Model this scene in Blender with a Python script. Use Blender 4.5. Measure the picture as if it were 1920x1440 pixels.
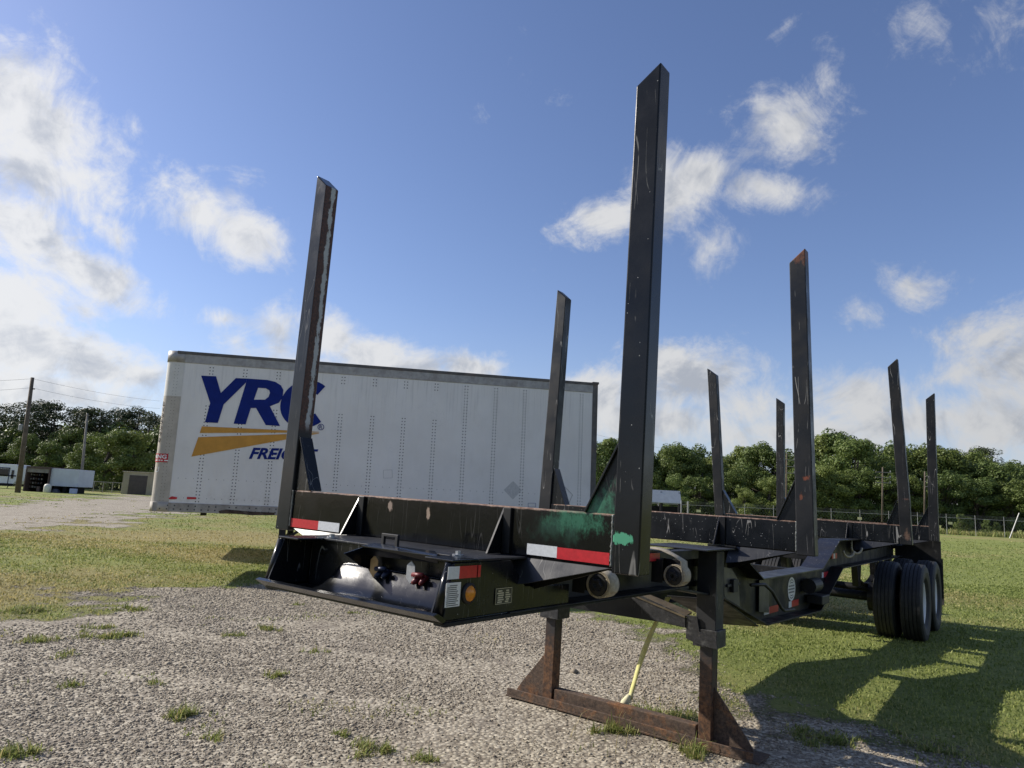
import bpy, bmesh, math, random
import numpy as np
from mathutils import Vector, Matrix, noise as mnoise
from mathutils.geometry import tessellate_polygon
R_ = math.radians
random.seed(7); rng = np.random.default_rng(7)
for _o in list(bpy.data.objects): bpy.data.objects.remove(_o)
SC = bpy.context.scene
COL = SC.collection

# ------------------------------------------------------------------ camera
F, CX, CY = 1331.0, 960.0, 720.0          # focal length in pixels of the 1920 x 1440 photograph
CAM_P, CAM_R, CAM_H = R_(9.348), R_(3.02), 1.6
_f = Vector((0, math.cos(CAM_P), math.sin(CAM_P))); _u = Vector((0, -math.sin(CAM_P), math.cos(CAM_P))); _r = Vector((1, 0, 0))
C_R = _r * math.cos(CAM_R) + _u * math.sin(CAM_R); C_U = _u * math.cos(CAM_R) - _r * math.sin(CAM_R); C_F = _f
C_O = Vector((0, 0, CAM_H))
cam = bpy.data.cameras.new('camera'); cam.sensor_width = 36; cam.lens = 36 * F / 1920; cam.clip_start = .05; cam.clip_end = 5000
camo = bpy.data.objects.new('camera', cam); COL.objects.link(camo)
m = Matrix.Identity(4)
for i in range(3): m[i][0], m[i][1], m[i][2], m[i][3] = C_R[i], C_U[i], -C_F[i], C_O[i]
camo.matrix_world = m; SC.camera = camo
SC.cycles.use_denoising = True
SC.cycles.max_bounces = 6; SC.cycles.diffuse_bounces = 3; SC.cycles.glossy_bounces = 3; SC.cycles.transmission_bounces = 4; SC.cycles.transparent_max_bounces = 8

# ------------------------------------------------------------------ sun, sky, exposure
SUN_AZ = Vector((-0.955, 0.295, 0)).normalized()   # horizontal direction towards the sun (left of the view)
SUN_EL = R_(33)
sd = bpy.data.lights.new('sun', 'SUN'); sd.energy = 5.0; sd.angle = R_(.55); sd.color = (1, .935, .84)
so = bpy.data.objects.new('sun', sd); COL.objects.link(so)
SUN = Vector((SUN_AZ.x * math.cos(SUN_EL), SUN_AZ.y * math.cos(SUN_EL), math.sin(SUN_EL)))
so.rotation_euler = SUN.to_track_quat('Z', 'Y').to_euler(); so.location = SUN * 60
SC.view_settings.view_transform = 'Standard'; SC.view_settings.look = 'None'; SC.view_settings.gamma = 1
SC.view_settings.use_curve_mapping = False; SC.view_settings.exposure = .24
SKY_STRENGTH = .112

def pxray(px, py): return (C_F + C_R * ((px - CX) / F) - C_U * ((py - CY) / F))
def at(px, py, Y):                       # point of the pixel's ray at forward distance Y
    r = pxray(px, py); return C_O + r * (Y / r.y)
def gnd(px, py, z=0.0):
    r = pxray(px, py); return C_O + r * ((z - CAM_H) / r.z)

world = bpy.data.worlds.new('World'); SC.world = world; world.use_nodes = True
nt = world.node_tree; N = nt.nodes; LK = nt.links; N.clear()
def wn(t, **k):
    n = N.new(t)
    for a, b in k.items(): setattr(n, a, b)
    return n
def wmath(op, a, b=None, c=None, clamp=False):
    n = wn('ShaderNodeMath', operation=op, use_clamp=clamp)
    for i, v in enumerate((a, b, c)):
        if v is None: continue
        if isinstance(v, (int, float)): n.inputs[i].default_value = v
        else: LK.new(v, n.inputs[i])
    return n.outputs[0]
sky = wn('ShaderNodeTexSky', sky_type='NISHITA', sun_disc=False, sun_elevation=SUN_EL, sun_rotation=math.atan2(SUN_AZ.x, SUN_AZ.y), altitude=50, air_density=1.0, dust_density=.6, ozone_density=2.2)
tc = wn('ShaderNodeTexCoord'); sep = wn('ShaderNodeSeparateXYZ'); LK.new(tc.outputs['Generated'], sep.inputs[0])
az = wmath('ARCTAN2', sep.outputs[0], sep.outputs[1]); el = wmath('ARCSINE', sep.outputs[2])
# flat cloud-layer coordinates: direction divided by height
den = wmath('ADD', wmath('MAXIMUM', sep.outputs[2], 0.0), .16)
pl = wn('ShaderNodeVectorMath', operation='DIVIDE'); LK.new(tc.outputs['Generated'], pl.inputs[0])
dc = wn('ShaderNodeCombineXYZ')
for i in range(3): LK.new(den, dc.inputs[i])
LK.new(dc.outputs[0], pl.inputs[1])
def wnoise(vec, scale, detail, rough=.55, off=(0, 0, 0), dist=0.0):
    mp = wn('ShaderNodeMapping'); mp.inputs['Location'].default_value = off; LK.new(vec, mp.inputs[0])
    n = wn('ShaderNodeTexNoise'); n.inputs['Scale'].default_value = scale; n.inputs['Detail'].default_value = detail; n.inputs['Roughness'].default_value = rough; n.inputs['Distortion'].default_value = dist
    LK.new(mp.outputs[0], n.inputs['Vector']); return n.outputs[0]
# (x, y, rx, ry, turn, strength): the clouds of the photograph, as angular patches of the sky
BL = [(10,190,130,110,0,1.3),(85,245,125,85,0,1.3),(40,315,170,58,0,1.2),(150,330,80,45,0,.9),
 (312,350,48,48,0,.8),(380,400,95,55,-25,1.25),(455,440,80,62,0,1.25),(445,370,52,45,0,.75),
 (195,425,62,32,-20,.75),(40,440,110,75,-25,1.3),(150,500,130,40,-22,1.25),(235,528,60,20,-12,.75),
 (20,560,100,75,0,1.3),(160,583,36,40,0,.7),(60,650,160,60,-12,1.4),(170,680,130,50,-12,1.3),(270,705,90,38,0,1),(60,730,300,55,0,1),(-80,600,160,150,0,1),
 (420,598,66,22,0,.75),(440,640,50,32,0,.75),(525,622,48,60,0,1.05),(620,640,66,50,0,1.15),(690,668,95,42,0,1.3),(780,695,100,36,0,1.15),(880,690,80,36,0,1.2),(640,700,240,44,0,1.05),
 (1310,330,90,46,0,1.3),(1250,360,85,75,0,1.3),(1130,408,95,42,15,1.15),(1440,355,115,40,-12,1.15),(1480,250,95,80,20,.95),(1430,205,32,52,0,.72),(1545,165,38,62,0,.66),(1340,465,70,52,0,.7),(1400,290,60,40,0,.65),
 (1310,715,125,72,0,1.4),(1250,680,80,42,0,1.2),(1110,745,90,60,0,1.25),(1390,760,90,60,0,1.2),(1240,790,220,55,0,1.2),
 (1610,592,52,38,0,.75),(1722,535,62,40,0,.75),(1870,635,90,60,0,.95),(1800,702,95,34,10,.8),(1905,690,90,95,0,1.2),(1610,745,130,56,0,1.25),(1555,735,62,46,0,.85),(1710,790,180,52,0,1.25),(1500,815,220,52,0,1.1),(1860,800,170,66,0,1.3),
 (1740,42,70,70,0,.55),(1895,40,90,80,0,.55),(1482,65,46,38,0,.3),(955,110,30,85,-25,.30),(1022,178,55,30,-15,.30),(906,252,26,75,10,.28),(992,508,42,16,0,.42),(1560,450,46,40,0,.32)]
blobs = []
for (x, y, rx, ry, t, s) in BL:
    d = pxray(x, y).normalized(); blobs.append((math.atan2(d.x, d.y), math.asin(d.z), rx / F, ry / F, R_(t), s))
rr = random.Random(3)
for k in range(34):                       # the same kind of cloud goes on all round
    a = R_(rr.uniform(44, 316)); a = a if a < math.pi else a - 2 * math.pi
    e = R_(rr.choice([4, 8, 12, 18, 26, 36, 50]) + rr.uniform(-2, 4)); w = rr.uniform(.08, .26)
    blobs.append((a, e, w / max(.4, math.cos(e)), w * rr.uniform(.35, .6), rr.uniform(-.3, .3), rr.uniform(.7, 1)))
acc = None
for (a, e, rx, ry, t, s) in blobs:
    mp = wn('ShaderNodeMapping', vector_type='TEXTURE'); mp.inputs['Location'].default_value = (a, e, 0); mp.inputs['Rotation'].default_value = (0, 0, t); mp.inputs['Scale'].default_value = (rx * 1.12, ry * 1.12, 1e7)
    cv = wn('ShaderNodeCombineXYZ'); LK.new(az, cv.inputs[0]); LK.new(el, cv.inputs[1])
    if acc is not None: LK.new(acc, cv.inputs[2])      # chained (z is scaled away) so that the long node list is evaluated in order
    LK.new(cv.outputs[0], mp.inputs[0])
    ln = wn('ShaderNodeVectorMath', operation='LENGTH'); LK.new(mp.outputs[0], ln.inputs[0])
    v = wmath('MULTIPLY_ADD', ln.outputs['Value'], -s, s + min(0, s - 1) * .6)
    acc = v if acc is None else wmath('SMOOTH_MAX', acc, v, .12)
n1 = wnoise(tc.outputs['Generated'], 8.5, 10, .66, dist=.9); n2 = wnoise(tc.outputs['Generated'], 34, 8, .68, dist=.5)
tsun = SUN * .035
n1b = wnoise(tc.outputs['Generated'], 8.5, 4, .6, off=tuple(tsun), dist=.9)
nn = wmath('ADD', wmath('MULTIPLY', wmath('SUBTRACT', n1, .5), 2.5), wmath('MULTIPLY', wmath('SUBTRACT', n2, .5), 1.25))
dens = wmath('ADD', wmath('MAXIMUM', acc, -1.2), nn)
mr = wn('ShaderNodeMapRange', interpolation_type='SMOOTHSTEP'); LK.new(dens, mr.inputs[0]); mr.inputs[1].default_value = -.12; mr.inputs[2].default_value = .98
haz = wn('ShaderNodeMapRange', interpolation_type='SMOOTHSTEP'); LK.new(el, haz.inputs[0]); haz.inputs[1].default_value = R_(16); haz.inputs[2].default_value = R_(-2); haz.inputs[3].default_value = 0; haz.inputs[4].default_value = .38
alpha = wmath('MULTIPLY', mr.outputs[0], .92)
# thick middles seen against the light are grey, thin rims are white
thick = wn('ShaderNodeMapRange', interpolation_type='SMOOTHSTEP'); LK.new(wmath('ADD', wmath('ADD', wmath('MULTIPLY', wmath('SUBTRACT', n1b, n1), 3.0), wmath('MULTIPLY', wmath('SUBTRACT', n2, .5), .6)), wmath('MULTIPLY', wmath('MINIMUM', dens, 1.5), .46)), thick.inputs[0]); thick.inputs[1].default_value = .1; thick.inputs[2].default_value = 1.05
cc = wn('ShaderNodeMix', data_type='RGBA'); LK.new(thick.outputs[0], cc.inputs[0]); cc.inputs[6].default_value = (5.5, 5.5, 5.5, 1); cc.inputs[7].default_value = (3.3, 3.5, 3.9, 1)
# clouds near the sun are brighter, as the sky there is
dt = wn('ShaderNodeVectorMath', operation='DOT_PRODUCT'); LK.new(tc.outputs['Generated'], dt.inputs[0]); dt.inputs[1].default_value = tuple(SUN)
gl = wn('ShaderNodeMapRange'); LK.new(dt.outputs['Value'], gl.inputs[0]); gl.inputs[1].default_value = -.2; gl.inputs[2].default_value = 1; gl.inputs[3].default_value = .85; gl.inputs[4].default_value = 1.25
cs = wn('ShaderNodeVectorMath', operation='SCALE'); LK.new(cc.outputs[2], cs.inputs[0]); LK.new(gl.outputs[0], cs.inputs['Scale'])
h1 = wn('ShaderNodeMix', data_type='RGBA'); LK.new(haz.outputs[0], h1.inputs[0]); tint = wn('ShaderNodeMix', data_type='RGBA', blend_type='MULTIPLY'); tint.inputs[0].default_value = 1; LK.new(sky.outputs[0], tint.inputs[6]); tint.inputs[7].default_value = (.95, .93, 1.08, 1); LK.new(tint.outputs[2], h1.inputs[6]); h1.inputs[7].default_value = (3.6, 4.2, 5.2, 1)
mx = wn('ShaderNodeMix', data_type='RGBA'); LK.new(alpha, mx.inputs[0]); LK.new(h1.outputs[2], mx.inputs[6]); LK.new(cs.outputs[0], mx.inputs[7])
bg = wn('ShaderNodeBackground'); bg.inputs[1].default_value = SKY_STRENGTH; LK.new(mx.outputs[2], bg.inputs[0])
wo = wn('ShaderNodeOutputWorld'); LK.new(bg.outputs[0], wo.inputs[0])
world.cycles.sampling_method = 'MANUAL'; world.cycles.sample_map_resolution = 1024

# ------------------------------------------------------------------ materials
class NT:
    def __init__(s, name):
        s.m = bpy.data.materials.new(name); s.m.use_nodes = True; s.t = s.m.node_tree; s.N = s.t.nodes; s.L = s.t.links
        s.b = s.N['Principled BSDF']; s.out = s.N['Material Output']; s._tc = None
    def n(s, t, **k):
        x = s.N.new(t)
        for a, b in k.items(): setattr(x, a, b)
        return x
    def co(s, kind='Object'):
        if s._tc is None: s._tc = s.n('ShaderNodeTexCoord')
        return s._tc.outputs[kind]
    def math(s, op, a, b=None, c=None, clamp=False):
        x = s.n('ShaderNodeMath', operation=op, use_clamp=clamp)
        for i, v in enumerate((a, b, c)):
            if v is None: continue
            if isinstance(v, (int, float)): x.inputs[i].default_value = v
            else: s.L.new(v, x.inputs[i])
        return x.outputs[0]
    def map(s, vec=None, scale=(1, 1, 1), loc=(0, 0, 0), rot=(0, 0, 0), tex=False):
        x = s.n('ShaderNodeMapping', vector_type='TEXTURE' if tex else 'POINT'); s.L.new(vec if vec is not None else s.co(), x.inputs[0])
        x.inputs['Scale'].default_value = scale; x.inputs['Location'].default_value = loc; x.inputs['Rotation'].default_value = rot; return x.outputs[0]
    def noise(s, vec=None, scale=5, detail=4, rough=.55, dist=0):
        x = s.n('ShaderNodeTexNoise'); s.L.new(vec if vec is not None else s.co(), x.inputs['Vector'])
        x.inputs['Scale'].default_value = scale; x.inputs['Detail'].default_value = detail; x.inputs['Roughness'].default_value = rough; x.inputs['Distortion'].default_value = dist; return x.outputs[0]
    def vor(s, vec=None, scale=5, feature='F1', out='Distance', rand=1):
        x = s.n('ShaderNodeTexVoronoi', feature=feature); s.L.new(vec if vec is not None else s.co(), x.inputs['Vector']); x.inputs['Scale'].default_value = scale; x.inputs['Randomness'].default_value = rand
        return x.outputs[out]
    def ramp(s, v, lo, hi, a=0, b=1, smooth=True):
        x = s.n('ShaderNodeMapRange', interpolation_type='SMOOTHSTEP' if smooth else 'LINEAR'); s.L.new(v, x.inputs[0])
        x.inputs[1].default_value = lo; x.inputs[2].default_value = hi; x.inputs[3].default_value = a; x.inputs[4].default_value = b; return x.outputs[0]
    def mix(s, f, a, b):
        x = s.n('ShaderNodeMix', data_type='RGBA')
        for i, v in ((0, f), (6, a), (7, b)):
            if isinstance(v, (int, float)): x.inputs[i].default_value = v
            elif isinstance(v, tuple): x.inputs[i].default_value = (*v, 1) if len(v) == 3 else v
            else: s.L.new(v, x.inputs[i])
        return x.outputs[2]
    def bump(s, h, strength=.3, dist=.01):
        x = s.n('ShaderNodeBump'); s.L.new(h, x.inputs['Height']); x.inputs['Strength'].default_value = strength; x.inputs['Distance'].default_value = dist; s.L.new(x.outputs[0], s.b.inputs['Normal']); return x
    def set(s, col=None, rough=None, metal=None, spec=None):
        for k, v in (('Base Color', col), ('Roughness', rough), ('Metallic', metal), ('Specular IOR Level', spec)):
            if v is None: continue
            if isinstance(v, tuple): s.b.inputs[k].default_value = (*v, 1)
            elif isinstance(v, (int, float)): s.b.inputs[k].default_value = v
            else: s.L.new(v, s.b.inputs[k])
        return s.m

def simple(name, col, rough=.6, metal=0, var=.25, scale=8, bump=0.0, spec=None, dirt=None):
    t = NT(name); n = t.noise(scale=scale, detail=6, rough=.65)
    dark = tuple(c * (1 - var) for c in col); light = tuple(min(1, c * (1 + var)) for c in col)
    c = t.mix(t.ramp(n, .3, .7), dark, light)
    if dirt:
        c = t.mix(t.ramp(t.noise(scale=scale * .4, detail=8, rough=.7), .48, .72, 0, .8), c, dirt)
    t.set(c, rough, metal, spec)
    if bump: t.bump(n, bump, .01)
    return t.m

def black_paint(name, base=(.0036, .0042, .0052), rough=.25, speck=.5, scratch=.5, rust=0.0, patches=(), top_rust=None, streak=.4, grime=.5, bandz=None, spec=.36):
    t = NT(name)
    big = t.noise(scale=1.7, detail=8, rough=.65); fine = t.noise(scale=30, detail=5, rough=.7)
    c = t.mix(t.ramp(big, .35, .75), base, tuple(min(1, b * 1.7 + .002) for b in base))
    st = t.noise(t.map(scale=(14, 14, .7)), 3, 6, .7)
    c = t.mix(t.math('MULTIPLY', t.ramp(st, .52, .8), streak * .22), c, (.04, .046, .055))
    c = t.mix(t.math('MULTIPLY', t.ramp(t.noise(scale=4.5, detail=9, rough=.75), .5, .8), grime * .07), c, (.12, .12, .115))
    # chips and spatter
    vd = t.vor(scale=46); vc = t.vor(scale=46, out='Color')
    sp = t.math('MULTIPLY', t.math('LESS_THAN', vd, .11), t.math('GREATER_THAN', vc, 1 - .16 * speck))
    vd2 = t.vor(scale=17); vc2 = t.vor(scale=17, out='Color')
    sp2 = t.math('MULTIPLY', t.math('LESS_THAN', t.math('ADD', vd2, t.math('MULTIPLY', t.math('SUBTRACT', fine, .5), .2)), .09), t.math('GREATER_THAN', vc2, 1 - .10 * speck))
    c = t.mix(t.math('MULTIPLY', t.math('MAXIMUM', sp, sp2), .75), c, (.42, .42, .41))
    # scratches: thin contour lines of stretched noise, in patches
    ms = None
    for k, (ax, s1) in enumerate(((.5, 3.2), (-.9, 4.1))):
        nz = t.noise(t.map(scale=(2.6, 2.6, .28), rot=(.35 * k + .2, ax, ax * .7)), s1, 1, .4)
        line = t.ramp(t.math('ABSOLUTE', t.math('SUBTRACT', nz, .5)), .001, .004, 1, 0)
        ms = line if ms is None else t.math('MAXIMUM', ms, line)
    gate = t.ramp(t.noise(t.map(loc=(3, 1, 7)), 5.5, 3), .50, .58)
    ms = t.math('MULTIPLY', t.math('MULTIPLY', ms, gate), scratch)
    c = t.mix(ms, c, (.34, .33, .31))
    rg = t.ramp(t.noise(scale=5, detail=4), .3, .7, rough * .75, rough * 1.35)
    if rust > 0:
        rm = t.ramp(t.noise(scale=6, detail=9, rough=.72), .68 - .22 * rust, .74 - .2 * rust)
        rc = t.mix(t.ramp(fine, .35, .7), (.075, .032, .016), (.22, .085, .032))
        c = t.mix(rm, c, rc); rg = t.math('MAXIMUM', rg, t.math('MULTIPLY', rm, .85))
    if top_rust is not None:
        sx = t.n('ShaderNodeSeparateXYZ'); t.L.new(t.co(), sx.inputs[0])
        e = t.math('ADD', sx.outputs[2], t.math('MULTIPLY', t.math('SUBTRACT', t.noise(t.map(scale=(1, 1, 4)), 9, 8, .75), .5), .028))
        rm = t.ramp(e, top_rust - .011, top_rust - .001)
        rc = t.mix(t.ramp(fine, .3, .7), (.10, .043, .02), (.36, .25, .19))
        c = t.mix(rm, c, rc); rg = t.math('MAXIMUM', rg, t.math('MULTIPLY', rm, .75))
    if bandz is not None:                   # rust rising from the ground on the legs
        sx = t.n('ShaderNodeSeparateXYZ'); t.L.new(t.co(), sx.inputs[0])
        e = t.math('ADD', sx.outputs[2], t.math('MULTIPLY', t.math('SUBTRACT', t.noise(scale=7, detail=9, rough=.75), .5), .55))
        rm = t.math('MULTIPLY', t.ramp(e, bandz + .22, bandz - .22), t.ramp(t.noise(scale=13, detail=8, rough=.75), .36, .5, .35, 1))
        rc = t.mix(t.ramp(t.noise(scale=30, detail=9, rough=.75), .3, .72), (.03, .02, .015), (.23, .115, .055))
        c = t.mix(rm, c, rc); rg = t.math('MAXIMUM', rg, t.math('MULTIPLY', rm, .85))
    for (pc, pr, col, lo, hi, ns, amt) in patches:
        ln = t.n('ShaderNodeVectorMath', operation='LENGTH'); t.L.new(t.map(loc=pc, scale=pr, tex=True), ln.inputs[0])
        v = t.math('ADD', t.math('SUBTRACT', 1, ln.outputs['Value']), t.math('MULTIPLY', t.math('SUBTRACT', t.noise(t.map(scale=(1, 1, .55)), ns, 9, .78), .5), 2.9))
        pm = t.math('MULTIPLY', t.ramp(v, lo, hi), amt)
        c = t.mix(pm, c, col); rg = t.math('MAXIMUM', rg, t.math('MULTIPLY', pm, .5))
    t.set(c, rg, None, spec)
    t.bump(t.math('ADD', t.math('MULTIPLY', big, .6), t.math('MULTIPLY', fine, .08)), .12, .02)
    return t.m

HG = 1.56       # height of trailer-frame origin (bolster top) over its ground
def TL(u, v, w): return (u, v, w + HG)
GREEN = (.075, .31, .185)
M = {}
M['black'] = black_paint('black_paint', streak=.25)
M['black_gloss'] = black_paint('glossy_black_paint', rough=.15, speck=1.2, scratch=.1, grime=.5, spec=.5)
M['deck'] = black_paint('worn_deck_paint', base=(.018, .019, .022), rough=.38, speck=.4, grime=1.3)
M['stake_front'] = black_paint('front_stake_paint', base=(.0055, .0063, .008), rough=.22, speck=.8, scratch=.5, streak=.15, grime=.5, spec=.28,
    patches=[(TL(1.165, 0, -.088), (.062, .12, .03), GREEN, .1, .22, 34, 1), (TL(1.102, 0, -.092), (.028, .12, .034), GREEN, .1, .22, 40, 1), (TL(1.118, -.0, .0), (.006, .09, .28), (.12, .25, .19), .1, .5, 16, .5)])
M['stake_rust'] = black_paint('peeled_stake_paint', base=(.012, .0145, .018), rough=.17, speck=.5, scratch=.3, grime=.3, spec=.25)
M['stake_mid'] = black_paint('scratched_stake_paint', base=(.008, .0085, .010), rough=.42, speck=1.2, scratch=1.0, rust=.16, grime=1.0,
    patches=[(TL(1.185, 2.85, .335), (.05, .1, .035), (.20, .058, .028), .45, .8, 40, .9), (TL(1.15, 2.85, .2), (.018, .1, .05), (.18, .06, .03), .4, .8, 40, .8), (TL(1.13, 2.9, 2.08), (.1, .15, .1), (.16, .06, .03), .2, .6, 16, .8)])
M['stake_rear'] = black_paint('worn_stake_paint', base=(.0065, .0065, .007), rough=.45, speck=.9, scratch=.9, rust=.1, grime=.8,
    patches=[(TL(1.2, 7.48, -.1), (.05, .1, .12), (.15, .09, .062), .2, .8, 28, .75), (TL(1.2, 7.48, .34), (.08, .1, .022), (.14, .075, .055), .2, .8, 28, .7)])
M['bolster_front'] = black_paint('front_bolster_paint', rough=.12, speck=1.3, scratch=.12, top_rust=HG + .012, streak=.25, grime=.2, spec=.25,
    patches=[(TL(.93, 0, -.02), (.24, .2, .095), (.055, .22, .135), .2, .9, 24, .6), (TL(.83, 0, -.07), (.2, .2, .09), (.03, .09, .065), .1, .9, 8, .5), (TL(-.27, 0, -.03), (.022, .2, .03), (.33, .25, .2), .1, .4, 30, .9), (TL(.02, 0, -.06), (.016, .2, .045), (.36, .27, .2), .1, .4, 30, .9)])
M['gusset_green'] = black_paint('oversprayed_gusset_paint', rough=.35, speck=.6, scratch=.2, patches=[(TL(1.04, .05, .04), (.13, .2, .15), (.055, .22, .135), .15, .95, 30, .7)])
M['bolster'] = black_paint('bolster_paint', rough=.3, speck=1.8, scratch=.75, top_rust=HG + .012, streak=.8)
M['inside'] = black_paint('frame_paint', base=(.0035, .0036, .004), rough=.5, speck=.2, scratch=.1)
M['leg'] = black_paint('rusting_leg_paint', base=(.02, .021, .023), rough=.5, speck=.9, scratch=.2, bandz=.5, grime=1.6)
def foot_mat():
    t = NT('rusty_foot_steel'); a = t.noise(scale=5, detail=9, rough=.75); f = t.noise(scale=45, detail=7, rough=.75); d = t.noise(t.map(loc=(2, 5, 1)), 11, 8, .75)
    c = t.mix(t.ramp(f, .3, .7), (.05, .036, .028), (.15, .105, .075)); c = t.mix(t.ramp(a, .48, .66, 0, .9), c, t.mix(t.ramp(f, .3, .7), (.12, .05, .02), (.34, .16, .065))); c = t.mix(t.ramp(d, .56, .68, 0, .8), c, (.028, .024, .022))
    t.set(c, .85, 0, .3); t.bump(f, .3, .01); return t.m
M['foot'] = foot_mat()
M['bracket'] = simple('spattered_bracket_paint', (.022, .022, .024), .5, 0, .5, 40, .2, dirt=(.13, .128, .12))
M['splash'] = black_paint('spattered_paint', base=(.012, .013, .02), rough=.4, speck=5, scratch=.2, grime=.8)
# inner faces of the left front stake: paint peeled to rust and bare primer
def peeled():
    t = NT('peeled_rusty_face'); sx = t.n('ShaderNodeSeparateXYZ'); t.L.new(t.co(), sx.inputs[0])
    a = t.noise(t.map(scale=(1, 1, .4)), 20, 9, .8); fine = t.noise(scale=60, detail=6)
    c = t.mix(t.ramp(fine, .3, .7), (.035, .017, .012), (.10, .04, .024))
    mid = t.ramp(t.math('ABSOLUTE', t.math('SUBTRACT', sx.outputs[1], .062)), .0, .045, 1, 0)
    pm = t.ramp(t.math('ADD', t.math('MULTIPLY', a, 1.5), t.math('MULTIPLY', mid, .5)), 1.08, 1.16)
    lowgate = t.ramp(sx.outputs[2], HG + .36, HG + .46)
    c = t.mix(t.math('MULTIPLY', pm, lowgate), c, (.42, .43, .43))
    c = t.mix(t.ramp(sx.outputs[2], HG + .42, HG + .36), c, (.012, .012, .013))
    t.set(c, .6); t.bump(pm, .2, .005); return t.m
M['peeled'] = peeled()
M['weld'] = simple('weld_metal', (.12, .13, .125), .5, .2, .4, 50, .3)
M['bolt'] = simple('bolt_zinc', (.42, .43, .44), .35, .7, .2, 40)
M['tape_red'] = simple('red_reflective_tape', (.50, .018, .026), .35, 0, .12, 60)
M['tape_white'] = simple('white_reflective_tape', (.62, .64, .66), .35, 0, .08, 80)
M['amber'] = simple('amber_lens', (.62, .22, .02), .2, 0, .15, 60)
M['rubber'] = simple('tyre_rubber', (.012, .0125, .014), .65, 0, .35, 14, .1, dirt=(.032, .031, .029))
M['black_rubber'] = simple('black_rubber', (.012, .012, .013), .55, 0, .2, 20)
M['rim'] = simple('white_wheel_paint', (.68, .69, .71), .4, 0, .08, 7, dirt=(.5, .47, .42))
M['rim_in'] = simple('dusty_wheel_steel', (.25, .24, .23), .6, 0, .2, 12)
M['webbing'] = simple('tan_webbing', (.40, .345, .25), .9, 0, .18, 60, .3, dirt=(.24, .20, .14))
M['strap_y'] = simple('faded_yellow_webbing', (.60, .57, .22), .85, 0, .12, 20, .15, dirt=(.55, .53, .36))
M['strap_p'] = simple('pale_knot_webbing', (.66, .62, .40), .85, 0, .1, 20, .2)
M['gold'] = simple('brass_tag', (.36, .22, .09), .45, .2, .15, 30)
M['silver'] = simple('aluminium_tag', (.36, .37, .38), .45, .3, .15, 30)
M['blue_plastic'] = simple('blue_anodised', (.008, .014, .04), .4, .2, .2, 30)
M['red_plastic'] = simple('red_anodised', (.13, .01, .014), .45, .1, .2, 30)
M['label'] = simple('white_label', (.70, .70, .68), .5, 0, .05, 30)
M['ink'] = simple('black_ink', (.03, .03, .03), .6, 0, .1, 30)
M['dplate'] = simple('data_plate_black', (.02, .02, .018), .35, 0, .1, 30)
M['dprint'] = simple('data_plate_print', (.50, .46, .36), .4, .3, .1, 30)
M['alu'] = simple('dull_aluminium_sheet', (.10, .097, .088), .45, .4, .3, 9, dirt=(.07, .065, .06))
M['grease'] = simple('greasy_tan_plate', (.11, .085, .05), .55, 0, .4, 9)

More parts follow.
